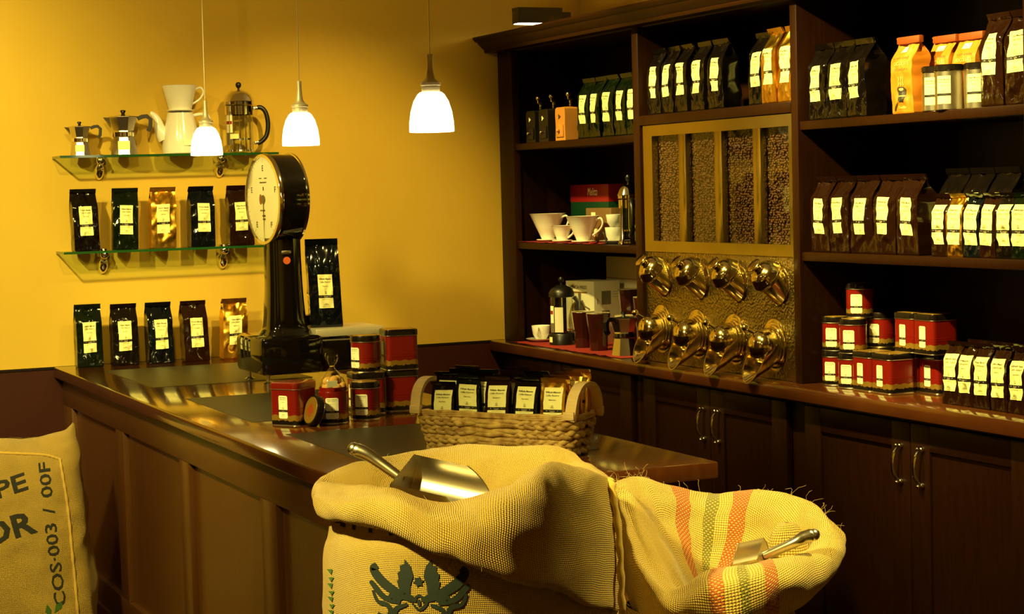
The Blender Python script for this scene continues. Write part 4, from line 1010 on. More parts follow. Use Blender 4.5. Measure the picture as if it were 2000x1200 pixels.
onDial(MB().lathe([(R0 - .011, .0045), (0, .0046)], 64, cap=False)).build('dial_glass', M['glass'], sc, ang=None)
for a in (62, -72):
    onDial(MB().lathe([(.0, .002), (.006, .0015), (.009, 0)], 16, Matrix.Translation(((R0 - .0028) * math.sin(R_(a)), -(R0 - .0028) * math.cos(R_(a)) * -1 * -1, -.05)) @ Matrix.Rotation(PI / 2, 4, 'X') if False else Matrix.Rotation(R_(a), 4, 'Z') @ Matrix.Translation((0, R0 - .003, -.05)) @ Matrix.Rotation(-PI / 2, 4, 'X'), cap=False)).build('drum_stud', M['graphite'], sc)
MB().lathe([(.030, .130), (.031, .132), (.031, .148), (.027, .150)], 28, Matrix.Translation((.735, -1.04, 0))).build('platform_post', M['steel'], sc)
MB().lathe([(.005, .13), (.005, .138), (.007, .140), (0, .142)], 14, Matrix.Translation((.785, -1.10, 0)), cap=False).build('level_screw', M['blackplastic'], sc)
bbox('platform', M['satin'], sc, .630, .862, -1.130, -.930, .139, .1652, .003)
bbox('rear_cover', M['black'], sc, .632, .70, -.93, -.87, .14, .20, .01)

# ------------------------------------------------------------------ tin-side basket with pouches
BA = math.atan2(-.824, .567)
BX, BY = .401 + .824 * .072, -3.042 + .567 * .072
bk = thing('wicker_basket', 'braided seagrass basket with two pale wooden handles, full of sample pouches', 'basket', (BX, BY, H), BA)
def oval(wd, dp, z, n=96, e=.38):
    out = []
    for i in range(n):
        t = 2 * PI * i / n; c, s = math.cos(t), math.sin(t)
        out.append(Vector((wd / 2 * math.copysign(abs(c) ** e, c), dp / 2 * math.copysign(abs(s) ** e, s), z)))
    return out
def braid(z, wd, dp, amp=.006, turns=11, r=.0062, nm='braid'):
    base = oval(wd, dp, z, 132); n = len(base)
    ln = [0]
    for i in range(n): ln.append(ln[-1] + (base[(i + 1) % n] - base[i]).length)
    T = ln[-1]; mb = MB()
    for s in range(3):
        pts = []; rad = []
        for i in range(n + 1):
            p = base[i % n]; t = (base[(i + 1) % n] - base[(i - 1) % n]).normalized(); nn = t.cross(Vector((0, 0, 1)))
            ph = 2 * PI * (ln[i] / T * turns + s / 3)
            pts.append(p + nn * (.0045 * math.sin(2 * ph)) + Vector((0, 0, amp * math.sin(ph))))
            rad.append(r * (1 + .16 * noise.noise(Vector((i * .35, s, z * 50)))))
        mb.tube(pts, rad, 8, cap=False)
    return mb.build(nm, M['wicker'], bk, ang=None)
for k in range(4): braid(.012 + k * .0205, .372 + k * .012, .120 + k * .004, turns=12 + (k % 2) * .5)
b = MB()
for k in range(3):
    o = oval(.418 + .003 * k, .132, .0865 + k * .004, 96); o.append(o[0]); b.tube([p + Vector((0, 0, .0012 * math.sin(i * .9 + k))) for i, p in enumerate(o)], .0038, 7, cap=False)
b.build('rim_cord', M['wicker'], bk, ang=None)
V = oval(.355, .105, .004, 48); MB().add(V + [v + Vector((0, 0, .004)) for v in V], [tuple(range(48))[::-1], tuple(range(48, 96))] + [(i, (i + 1) % 48, 48 + (i + 1) % 48, 48 + i) for i in range(48)]).build('floor_panel', M['wicker'], bk, ang=None)
for sg in (-1, 1):
    x = sg * .203
    path = [(x, -.062, .086), (x + sg * .002, -.060, .102), (x + sg * .004, -.048, .138), (x + sg * .005, -.020, .160), (x + sg * .005, .020, .160), (x + sg * .004, .048, .138), (x + sg * .002, .060, .102), (x, .062, .086)]
    MB().sweep(spline(path, 28), [(-.0045, -.013), (.0045, -.013), (.0045, .013), (-.0045, .013)], up=(1, 0, 0)).build('handle', M['handlewood'], bk, ang=30)
    for y in (-.064, .064): bbox('handle_block', M['handlewood'], bk, x - .014, x + .014, y - .007, y + .007, .088, .106, .002)
pc = ['black', 'green', 'brown', 'black', 'gold']
for row in range(4):
    for i in range(5):
        if row == 3 and i not in (0, 2, 4): continue
        lx = -.146 + i * .0725 + row * .006 + rs.uniform(-.002, .002); ly = -.038 + row * .0235
        wv = Matrix.Rotation(BA, 4, 'Z') @ Vector((lx, ly, 0))
        c = pc[i] if row == 0 else (pc[i] if i != 1 else ['black', 'green', 'black'][row - 1])
        z = .0480 - (.010 if i == 0 and row == 0 else 0) + row * .005
        bag(f'{["front row", "second row", "third row", "back row"][row]} sample pouch in the basket, {ordn[i]} from left, {cname[c]}', 'sample pouches in the basket', (BX + wv.x, BY + wv.y, H + z), BA + rs.uniform(-.03, .03),
            (.064, .013, .128 - (.006 if i == 0 and row == 0 else 0), (.76, .22, .84)), c, 101 + (i + row) % 4, name='sample_pouch', tilt=(-.06, rs.uniform(-.02, .02)))

# ------------------------------------------------------------------ brass coffee dispenser in the middle bay
dp = thing('coffee_dispenser', 'brass coffee bean dispenser with four windows, lids and chutes', 'dispenser', (0, 0, H))
XF = 1.787
V0, V1, Z0_, Z1_ = -1.207, -2.140, .374, .798
fy, fz = .062, .036
def quad_prism(name, m, poly, x0, x1, par):
    V = [(x, y, z) for x in (x0, x1) for y, z in poly]; n = len(poly)
    MB().add(V, [tuple(range(n)), tuple(range(n, 2 * n))[::-1]] + [(k, (k + 1) % n, n + (k + 1) % n, n + k) for k in range(n)]).build(name, m, par, smooth=False)
o_ = [(V0, Z1_), (V1, Z1_), (V1, Z0_), (V0, Z0_)]; i_ = [(V0 - fy, Z1_ - fz), (V1 + fy * .35, Z1_ - fz), (V1 + fy * .35, Z0_ + fz), (V0 - fy, Z0_ + fz)]
for k in range(4): quad_prism('frame_bar', M['brassframe'], [o_[k], o_[(k + 1) % 4], i_[(k + 1) % 4], i_[k]], XF, XF + .022, dp)
bars = [(-1.448, -1.496), (-1.681, -1.726), (-1.914, -1.9585)]
for a, b_ in bars: bbox('window_bar', M['brassframe'], dp, XF + .001, XF + .022, b_, a, Z0_ + fz - .001, Z1_ - fz + .001, .001)
wins = [(V0 - fy, -1.448), (-1.496, -1.681), (-1.726, -1.914), (-1.9585, V1 + fy * .35)]
bean = MB().ball((0, 0, 0), 1.0, 6)
rb = random.Random(2)
for a, b_ in wins:
    MB().box(XF + .014, XF + .017, b_ - .002, a + .002, Z0_ + fz - .002, Z1_ - fz + .002).build('window_pane', M['glass'], dp, smooth=False)
    MB().box(XF + .040, XF + .30, b_ - .012, a + .012, Z0_ + .01, Z1_ - .01).build('hopper', M['bean'], dp, smooth=False)
    V = []; F = []; st = .0088; ny = int((a - b_) / st) + 1; nz = int((Z1_ - Z0_ - 2 * fz) / (st * .82)) + 2
    for j in range(nz):
        for i in range(ny):
            y = b_ + (i + .5 * (j % 2) + rb.uniform(-.3, .3)) * st; z = Z0_ + fz + (j + rb.uniform(-.3, .3)) * st * .82; x = XF + .031 + rb.uniform(-.004, .005)
            Mx = Matrix.Translation((x, y, z)) @ Matrix.Rotation(rb.uniform(0, PI), 4, 'X') @ Matrix.Rotation(rb.uniform(-.6, .6), 4, 'Z') @ Matrix.Diagonal((.0034, .0060, .0043, 1))
            k = len(V); V += [Mx @ v for v in bean.V]; F += [tuple(q + k for q in f) for f in bean.F]
    o = put('coffee_beans', mesh('coffee_beans', V, F, True), M['bean'], dp); o['kind'] = 'stuff'
bbox('hammered_panel', M['hammer'], dp, XF + .004, XF + .014, V1 - .002, V0 + .008, .001, Z0_ - .001, .001)
bbox('panel_backing', M['wood'], dp, XF + .014, XF + .30, V1, V0, .001, Z0_, .001)
# filler lids: a tube leaning up out of the panel
LID = {}
def rivets(par, r, n, Mx, ph=0):
    for k in range(n):
        a = 2 * PI * (k + ph) / n
        MB().ball(Mx @ Vector((r * math.cos(a), r * math.sin(a), .0035)), .0022, 8).build('rivet', M['brass'], par)
TOX = Matrix.Rotation(-PI / 2, 4, 'Y')                   # local z -> -x
def part_root(name, par, loc):
    e = bpy.data.objects.new(name, None); link(e); e.parent = par; e.location = loc; e.empty_display_size = .02; return e
protoL = None
for k, y in enumerate([-1.330, -1.573, -1.808, -2.047]):
    if protoL is None:
        e = protoL = part_root('filler_lid', dp, (XF + .004, y, .285))
        fl = Matrix.Diagonal((1.0, .92, 1, 1))
        MB().lathe([(.062, .0), (.063, .0015), (.060, .004), (.050, .005)], 44, TOX @ fl).build('flange', M['brass'], e)
        ax = TOX @ Matrix.Rotation(R_(38), 4, 'Y')      # leans upwards
        MB().lathe([(.046, -.035), (.046, .048), (.050, .050), (.051, .054), (.049, .057)], 40, Matrix.Translation((.004, 0, -.006)) @ ax).build('tube', M['brass'], e)
        MB().lathe([(.052, .057), (.054, .060), (.053, .064), (.050, .067), (.047, .078), (.038, .090), (.024, .097), (.013, .099), (.012, .105), (.021, .113), (.023, .118), (.020, .120), (0, .1195)], 40, Matrix.Translation((.004, 0, -.006)) @ ax, cap=False).build('dome_lid', M['brass'], e)
        rivets(e, .055, 8, TOX)
    else:
        e = copy_tree(protoL, dp); e.location = (XF + .004, y, .285)
protoC = None
for k, y in enumerate([-1.306, -1.548, -1.781, -2.015]):
    zc = [.116, .1115, .108, .105][k] - .002
    if protoC is None:
        e = protoC = part_root('scoop_chute', dp, (XF + .004, y, zc))
        MB().lathe([(.080, 0), (.081, .002), (.077, .004), (.066, .005)], 48, TOX @ Matrix.Diagonal((1, .9, 1, 1))).build('flange', M['brass'], e)
        MB().lathe([(.064, .003), (.064, .010), (.059, .012), (.059, .018), (.055, .020), (.055, .026)], 44, TOX).build('neck_rings', M['brass'], e)
        pr = [(.052, .022), (.0525, .036), (.051, .050), (.046, .062), (.038, .072), (.026, .080), (.012, .084), (0, .085)]
        MB().lathe(pr, 44, TOX, cap=False).build('dome', M['brass'], e)
        # open trough below, cut to a rounded lip
        A = Vector((-.016, 0, .002)); dr = Vector((-.85, 0, -.527)); nn = Vector((-.527, 0, .85)); V = []; F = []; rim = []; rt = .056
        nS, nP = 12, 28
        for i in range(nP + 1):
            ph = R_(-98 + 196 * i / nP); Lq = .030 + .100 * max(0, math.cos(ph * .88)) ** .8
            for j in range(nS + 1):
                s_ = j / nS; V.append(A + dr * (Lq * s_) + Vector((0, 1, 0)) * (rt * math.sin(ph) * (1 - .10 * s_)) - nn * (rt * math.cos(ph) * (1 - .12 * s_ * s_)))
            rim.append(V[-1])
        for i in range(nP):
            for j in range(nS): q = i * (nS + 1) + j; F.append((q, q + 1, q + nS + 2, q + nS + 1))
        put('trough', mesh('trough', V, F, True), M['brass'], e)
        MB().tube(rim, .0013, 6).build('trough_rim', M['brass'], e)
        b = MB().tube([(-.062, .012, .040), (-.080, .020, .052)], .0045, 10); b.ball((-.088, .024, .058), .0115, 14).build('knob', M['brass'], e)
        rivets(e, .071, 10, TOX @ Matrix.Diagonal((1, .9, 1, 1)), .5)
    else:
        e = copy_tree(protoC, dp); e.location = (XF + .004, y, zc)

# ------------------------------------------------------------------ jute sacks
ER = Vector((.9124, -.4093, 0)); ED = Vector((.4093, .9124, 0))
def wrinkle(V, amp, sc, seed=0, z0=.02):
    out = []
    for v in V:
        k = min(1, max(0, (v.z - z0) * 8))
        a = noise.noise_vector(v * sc + Vector((seed, 0, 0))) * amp * k + noise.noise_vector(v * sc * 2.7 + Vector((0, seed, 3))) * amp * .4 * k
        out.append(v + a)
    return out
def cloth(name, rings, nu, nv, m, par, amp=.008, sc=7, seed=0, cap=False):
    V, F, UV = loft(rings, nu, nv); n = nv + 1
    V = wrinkle(V[:nu * n], amp, sc, seed); V += V[:n]
    me = mesh(name, V, F, True, None, UV)
    return put(name, me, m, par), V, F
def bvh(V, F): return BVHTree.FromPolygons([tuple(v) for v in V], F)
def decal(name, m, par, tree, V, F, org, ax, off=.0016, d=None):
    """print V, F (metres, in a plane through org) onto a cloth along d"""
    d = d or ED; V, F = cut(V, F, .012); P = []; ok = []
    for x, z in V:
        o = org + ax * x + Vector((0, 0, z)) - d * .5
        hit, nr, idx, dist = tree.ray_cast(o, d)
        ok.append(hit is not None)
        if hit is None: P.append((0, 0, 0)); continue
        if nr.dot(d) > 0: nr = -nr
        P.append(hit + nr * off)
    F = [f for f in F if all(ok[i] for i in f) and max((Vector(P[f[i]]) - Vector(P[f[i - 1]])).length for i in range(3)) < .03]
    return put(name, mesh(name, P, F, True), m, par)
def stroke(V, F, pts, wd):
    pts = spline([(x, y, 0) for x, y in pts], 6 * (len(pts) - 1)); b = len(V); n = len(pts)
    for i, p in enumerate(pts):
        t = (pts[min(i + 1, n - 1)] - pts[max(i - 1, 0)]).normalized(); q = Vector((-t.y, t.x, 0)); w_ = wd * (.45 + .55 * math.sin(PI * min(1, (i + 1) / (n + 1))))
        V += [tuple((p + q * w_ / 2)[:2]), tuple((p - q * w_ / 2)[:2])]
    for i in range(n - 1): F.append((b + 2 * i, b + 2 * i + 1, b + 2 * i + 3, b + 2 * i + 2))
def poly(V, F, P_): k = len(V); V += P_; F.append(tuple(range(k, k + len(P_))))
def ngon(c, r, n, r2=None, a0=0): return [(c[0] + (r if r2 is None or i % 2 == 0 else r2) * math.cos(a0 + 2 * PI * i / n), c[1] + (r if r2 is None or i % 2 == 0 else r2) * math.sin(a0 + 2 * PI * i / n)) for i in range(n)]
def hairs(name, par, starts, n, seed, ln=(.02, .05)):
    r_ = random.Random(seed); mb = MB()
    for _ in range(n):
        p = Vector(starts[r_.randrange(len(starts))]); d = Vector((r_.uniform(-1, 1), r_.uniform(-1, 1), r_.uniform(-.1, 1.2))).normalized(); l = r_.uniform(*ln); pts = [p]
        for k in range(5):
            d = (d + Vector((r_.uniform(-.6, .6), r_.uniform(-.6, .6), r_.uniform(-.6, .5)))).normalized(); pts.append(pts[-1] + d * l / 5)
        mb.tube(pts, .00022, 4, cap=False)
    o = mb.build(name, M['fibre'], par, ang=None); o['kind'] = 'stuff'; return o

S1_BODY = [
   [(-0.205, 0.092, 0.0), (-0.23, -0.023, 0.0), (-0.191, -0.11, 0.0), (-0.082, -0.182, 0.0), (0.045, -0.216, 0.0), (0.136, -0.187, 0.0), (0.205, -0.092, 0.0), (0.23, 0.023, 0.0), (0.191, 0.11, 0.0), (0.082, 0.182, 0.0), (-0.045, 0.216, 0.0), (-0.136, 0.187, 0.0)],
   [(-0.228, 0.102, 0.1), (-0.257, -0.029, 0.1), (-0.215, -0.128, 0.1), (-0.094, -0.21, 0.1), (0.047, -0.246, 0.1), (0.149, -0.212, 0.1), (0.228, -0.102, 0.1), (0.257, 0.029, 0.1), (0.215, 0.128, 0.1), (0.094, 0.21, 0.1), (-0.047, 0.246, 0.1), (-0.149, 0.212, 0.1)],
   [(-0.239, 0.107, 0.36), (-0.269, -0.03, 0.36), (-0.225, -0.134, 0.36), (-0.098, -0.219, 0.36), (0.05, -0.257, 0.36), (0.157, -0.221, 0.36), (0.239, -0.107, 0.36), (0.269, 0.03, 0.36), (0.225, 0.134, 0.36), (0.098, 0.219, 0.36), (-0.05, 0.257, 0.36), (-0.157, 0.221, 0.36)],
   [(-0.24, 0.1, 0.826), (-0.269, -0.049, 0.857), (-0.227, -0.177, 0.875), (-0.146, -0.245, 0.879), (-0.04, -0.261, 0.87), (0.088, -0.209, 0.847), (0.216, -0.104, 0.813), (0.263, 0.038, 0.8), (0.222, 0.165, 0.782), (0.109, 0.259, 0.778), (-0.026, 0.276, 0.79), (-0.157, 0.227, 0.813)],
   [(-0.227, 0.101, 0.922), (-0.253, -0.029, 0.944), (-0.209, -0.158, 0.956), (-0.132, -0.215, 0.945), (-0.032, -0.227, 0.929), (0.084, -0.182, 0.91), (0.207, -0.096, 0.883), (0.246, 0.03, 0.886), (0.206, 0.146, 0.882), (0.099, 0.227, 0.889), (-0.031, 0.242, 0.9), (-0.146, 0.207, 0.916)],
   [(-0.214, 0.098, 0.969), (-0.236, -0.011, 0.987), (-0.192, -0.129, 0.999), (-0.118, -0.185, 0.988), (-0.025, -0.194, 0.981), (0.085, -0.155, 0.978), (0.195, -0.085, 0.958), (0.228, 0.02, 0.953), (0.188, 0.126, 0.961), (0.091, 0.203, 0.964), (-0.034, 0.215, 0.969), (-0.141, 0.187, 0.973)],
]
S1_COLLAR = [
   [(-0.214, 0.087, 0.958), (-0.231, -0.015, 0.97), (-0.186, -0.111, 0.976), (-0.12, -0.164, 0.952), (-0.023, -0.187, 0.93), (0.078, -0.157, 0.906), (0.178, -0.105, 0.879), (0.224, 0.017, 0.872), (0.186, 0.124, 0.915), (0.086, 0.193, 0.942), (-0.035, 0.214, 0.95), (-0.137, 0.173, 0.956)],
   [(-0.234, 0.095, 0.948), (-0.275, -0.072, 0.972), (-0.231, -0.207, 0.97), (-0.166, -0.277, 0.937), (-0.067, -0.302, 0.891), (0.054, -0.25, 0.839), (0.194, -0.151, 0.785), (0.248, -0.022, 0.781), (0.273, 0.202, 0.848), (0.13, 0.301, 0.895), (-0.014, 0.323, 0.91), (-0.132, 0.245, 0.927)],
   [(-0.245, 0.107, 0.971), (-0.286, -0.076, 0.996), (-0.23, -0.221, 1.012), (-0.166, -0.284, 0.987), (-0.071, -0.317, 0.971), (0.046, -0.272, 0.953), (0.195, -0.145, 0.897), (0.248, -0.015, 0.884), (0.264, 0.2, 0.935), (0.13, 0.295, 0.963), (-0.015, 0.317, 0.968), (-0.138, 0.251, 0.978)],
   [(-0.248, 0.115, 0.99), (-0.269, -0.039, 1.01), (-0.216, -0.182, 1.029), (-0.152, -0.245, 1.008), (-0.059, -0.275, 1.024), (0.045, -0.232, 1.038), (0.194, -0.127, 0.99), (0.233, -0.001, 0.992), (0.242, 0.193, 1.009), (0.124, 0.279, 1.009), (-0.016, 0.297, 1.004), (-0.131, 0.239, 1.006)],
   [(-0.232, 0.131, 1.008), (-0.241, -0.007, 1.02), (-0.198, -0.135, 1.032), (-0.13, -0.189, 1.009), (-0.034, -0.209, 1.025), (0.058, -0.182, 1.055), (0.202, -0.097, 1.002), (0.243, 0.028, 1.004), (0.206, 0.156, 1.032), (0.106, 0.234, 1.027), (-0.029, 0.249, 1.021), (-0.137, 0.199, 1.022)],
   [(-0.211, 0.12, 0.997), (-0.212, 0.023, 1.003), (-0.17, -0.083, 1.012), (-0.11, -0.144, 0.994), (-0.022, -0.16, 1.007), (0.058, -0.14, 1.033), (0.177, -0.085, 1.003), (0.205, 0.012, 0.997), (0.175, 0.115, 1.021), (0.086, 0.187, 1.018), (-0.035, 0.208, 1.013), (-0.137, 0.155, 1.015)],
   [(-0.173, 0.1, 0.943), (-0.177, 0.025, 0.95), (-0.144, -0.044, 0.953), (-0.082, -0.094, 0.946), (-0.016, -0.112, 0.951), (0.055, -0.099, 0.96), (0.131, -0.057, 0.946), (0.149, 0.001, 0.95), (0.126, 0.078, 0.959), (0.059, 0.129, 0.963), (-0.043, 0.142, 0.966), (-0.118, 0.121, 0.962)],
   [(-0.143, 0.084, 0.899), (-0.144, 0.03, 0.907), (-0.116, -0.016, 0.907), (-0.069, -0.059, 0.905), (-0.01, -0.074, 0.906), (0.045, -0.076, 0.905), (0.097, -0.045, 0.9), (0.11, 0.003, 0.895), (0.094, 0.055, 0.898), (0.044, 0.099, 0.896), (-0.029, 0.11, 0.901), (-0.092, 0.094, 0.901)],
]
sk = thing('jute_sack', 'open jute sack with rolled collar and dark crest print in front of the counter', 'sack', (-.035, -3.98, 0))
_, BV, BF = cloth('sack_body', S1_BODY, 108, 60, M['jutetwill'], sk, .007, 6, 1)
_, CV, CF = cloth('rolled_collar', S1_COLLAR, 144, 110, M['jute'], sk, .011, 8, 4)
put('sack_bottom', mesh('sack_bottom', [Vector(p) + Vector((0, 0, .002)) for p in S1_BODY[0]], [tuple(range(12))]), M['jutetwill'], sk)
put('coffee_fill', mesh('coffee_fill', [Vector(p) * 1.0 + Vector((0, 0, .004)) for p in S1_COLLAR[-1]], [tuple(range(12))]), M['bean'], sk)
tb = bvh(BV, BF); tcol = bvh(CV, CF)
# hem seam at the right end of the collar
def surf(tree, p): h = tree.find_nearest(Vector(p)); return h[0] + h[1] * .002
seam = [Vector(S1_COLLAR[k][6]) for k in (4, 3, 2, 1)]
seam = [s + Vector((.004, -.004, 0)) - ED * .012 for s in spline(seam, 26)]
sm = MB().tube([p + Vector((.0015 * math.sin(i * 2.1), 0, 0)) for i, p in enumerate(seam)], [.0062 + .0014 * math.sin(i * 1.9) for i in range(27)], 8, flat=.7)
sm.build('hem_seam', M['jute'], sk, ang=None)
hairs('loose_fibres', sk, [tuple(p) for p in seam] + [tuple(CV[i]) for i in range(40, len(CV), 97)], 60, 3, (.008, .022))
# crest print: plane coordinates in metres around its centre
V = []; F = []
for s in (-1, 1):
    poly(V, F, [(s * .014, -.012), (s * .030, -.006), (s * .034, .010), (s * .031, .012), (s * .033, .022), (s * .028, .026), (s * .029, .034), (s * .022, .036), (s * .021, .044), (s * .012, .034), (s * .008, .018), (s * .013, .004)] if s > 0 else
         [(s * .014, -.012), (s * .013, .004), (s * .008, .018), (s * .012, .034), (s * .021, .044), (s * .022, .036), (s * .029, .034), (s * .028, .026), (s * .033, .022), (s * .031, .012), (s * .034, .010), (s * .030, -.006)])
    stroke(V, F, [(s * .012, -.018), (s * .035, -.008), (s * .058, .006), (s * .072, .022), (s * .066, .030)], .016)
    stroke(V, F, [(s * .030, -.024), (s * .055, -.018), (s * .072, -.002), (s * .078, .004)], .010)
    stroke(V, F, [(s * .074, -.010), (s * .066, -.026), (s * .050, -.030), (s * .046, -.042), (s * .056, -.050), (s * .066, -.044)], .008)
    stroke(V, F, [(s * .018, -.026), (s * .036, -.034), (s * .040, -.050), (s * .026, -.066), (s * .010, -.070)], .009)
    stroke(V, F, [(s * .046, -.056), (s * .060, -.070), (s * .050, -.086), (s * .030, -.090)], .010)
    stroke(V, F, [(s * .004, -.020), (s * .022, -.012), (s * .036, -.018), (s * .048, -.014)], .011)
poly(V, F, ngon((0, .010), .009, 12, .0055, .26)); stroke(V, F, [(-.012, -.022), (0, -.012), (.012, -.022), (0, -.034), (-.012, -.022)], .005)
stroke(V, F, [(0, -.018), (0, -.028)], .006); poly(V, F, ngon((0, -.078), .013, 14)); stroke(V, F, [(-.030, -.100), (0, -.108), (.030, -.100)], .012)
O1 = Vector((-.2226, -4.1966, .880)) - Vector((-.035, -3.98, 0))
decal('crest_print', M['printblue'], sk, tb, V, F, O1, ER)
tv, tf = lines2d([('IETT I', -.098, .075, .115, .036, .02, 0)]); decal('upper_lettering', M['printblack'], sk, tb, tv, tf, O1, ER)
V = []; F = []
for k in range(7): poly(V, F, [(-.158 + .003 * (k % 2), .0 - k * .011), (-.146 + .003 * (k % 2), .006 - k * .011), (-.149, -.004 - k * .011)])
decal('green_print', M['printgreen'], sk, tb, V, F, O1, ER)
def scoop(label, grp, h0, h1, h2, b1, r, cyl):
    t = thing('metal_scoop', label, 'scoop', tuple(h2), group=grp); h0, h1, b1 = [Vector(q) - Vector(h2) for q in (h0, h1, b1)]
    pts = spline([h0, h0.lerp(h1, .5) + Vector((0, 0, .003)), h1, Vector((0, 0, 0))], 18)
    MB().tube(pts, [.0105 if i < 2 else .0125 - .0042 * i / 18 for i in range(19)], 14).ball(h0, .0112, 14).build('handle', M['steel'], t)
    d = b1.normalized(); sd = d.cross(Vector((0, 0, 1))).normalized(); un = (sd.cross(d).normalized() * .82 - ED * .55); un = (un - d * un.dot(d)).normalized(); sd = d.cross(un).normalized(); L = b1.length
    V = []; F = []; nP, nS = 24, 8; rim = []
    for i in range(nP + 1):
        ph = R_(-105 + 210 * i / nP); Lq = L * (.45 + .55 * (.5 + .5 * math.cos(ph)))
        for j in range(nS + 1):
            s = j / nS; c = d * (Lq * s)
            V.append(c + sd * (r * math.sin(ph)) - un * (r * math.cos(ph)) + un * r * .35)
        rim.append(V[-1])
    for i in range(nP):
        for j in range(nS): q = i * (nS + 1) + j; F.append((q, q + 1, q + nS + 2, q + nS + 1))
    put('bowl', mesh('scoop_bowl', V, F, True), M['steel'], t)
    MB().tube(rim, .0011, 6).tube([V[i * (nS + 1)] for i in range(nP + 1)], .0011, 6).build('bowl_rim', M['steel'], t)
    P_ = [V[i * (nS + 1)] for i in range(nP + 1)]; put('back_plate', mesh('scoop_back', P_, [tuple(range(len(P_)))]), M['steel'], t)
    return t
scoop('steel scoop with rounded handle lying in the crested jute sack', 'steel scoops in the sacks', (-.230, -3.930, 1.068), (-.196, -3.958, 1.046), (-.164, -3.992, 1.016), (-.066, -4.112, 0.992), .042, 1)

S2_BODY = [
   [(-0.164, 0.074, 0.0), (-0.186, -0.023, 0.0), (-0.156, -0.096, 0.0), (-0.07, -0.155, 0.0), (0.032, -0.181, 0.0), (0.106, -0.155, 0.0), (0.164, -0.074, 0.0), (0.186, 0.023, 0.0), (0.156, 0.096, 0.0), (0.07, 0.155, 0.0), (-0.032, 0.181, 0.0), (-0.106, 0.155, 0.0)],
   [(-0.187, 0.084, 0.1), (-0.214, -0.03, 0.1), (-0.18, -0.114, 0.1), (-0.082, -0.182, 0.1), (0.034, -0.211, 0.1), (0.12, -0.18, 0.1), (0.187, -0.084, 0.1), (0.214, 0.03, 0.1), (0.18, 0.114, 0.1), (0.082, 0.182, 0.1), (-0.034, 0.211, 0.1), (-0.12, 0.18, 0.1)],
   [(-0.196, 0.088, 0.36), (-0.222, -0.026, 0.36), (-0.186, -0.112, 0.36), (-0.082, -0.182, 0.36), (0.04, -0.213, 0.36), (0.128, -0.183, 0.36), (0.196, -0.088, 0.36), (0.222, 0.026, 0.36), (0.186, 0.112, 0.36), (0.082, 0.182, 0.36), (-0.04, 0.213, 0.36), (-0.128, 0.183, 0.36)],
   [(-0.182, 0.082, 0.56), (-0.205, -0.021, 0.56), (-0.17, -0.099, 0.56), (-0.074, -0.164, 0.56), (0.039, -0.193, 0.56), (0.12, -0.167, 0.56), (0.182, -0.082, 0.56), (0.205, 0.021, 0.56), (0.17, 0.099, 0.56), (0.074, 0.164, 0.56), (-0.039, 0.193, 0.56), (-0.12, 0.167, 0.56)],
   [(-0.164, 0.074, 0.66), (-0.184, -0.018, 0.66), (-0.153, -0.088, 0.66), (-0.065, -0.146, 0.66), (0.036, -0.172, 0.66), (0.109, -0.15, 0.66), (0.164, -0.074, 0.66), (0.184, 0.018, 0.66), (0.153, 0.088, 0.66), (0.065, 0.146, 0.66), (-0.036, 0.172, 0.66), (-0.109, 0.15, 0.66)],
   [(-0.137, 0.061, 0.72), (-0.15, -0.008, 0.72), (-0.122, -0.062, 0.72), (-0.049, -0.109, 0.72), (0.035, -0.133, 0.72), (0.094, -0.118, 0.72), (0.137, -0.061, 0.72), (0.15, 0.008, 0.72), (0.122, 0.062, 0.72), (0.049, 0.109, 0.72), (-0.035, 0.133, 0.72), (-0.094, 0.118, 0.72)],
]
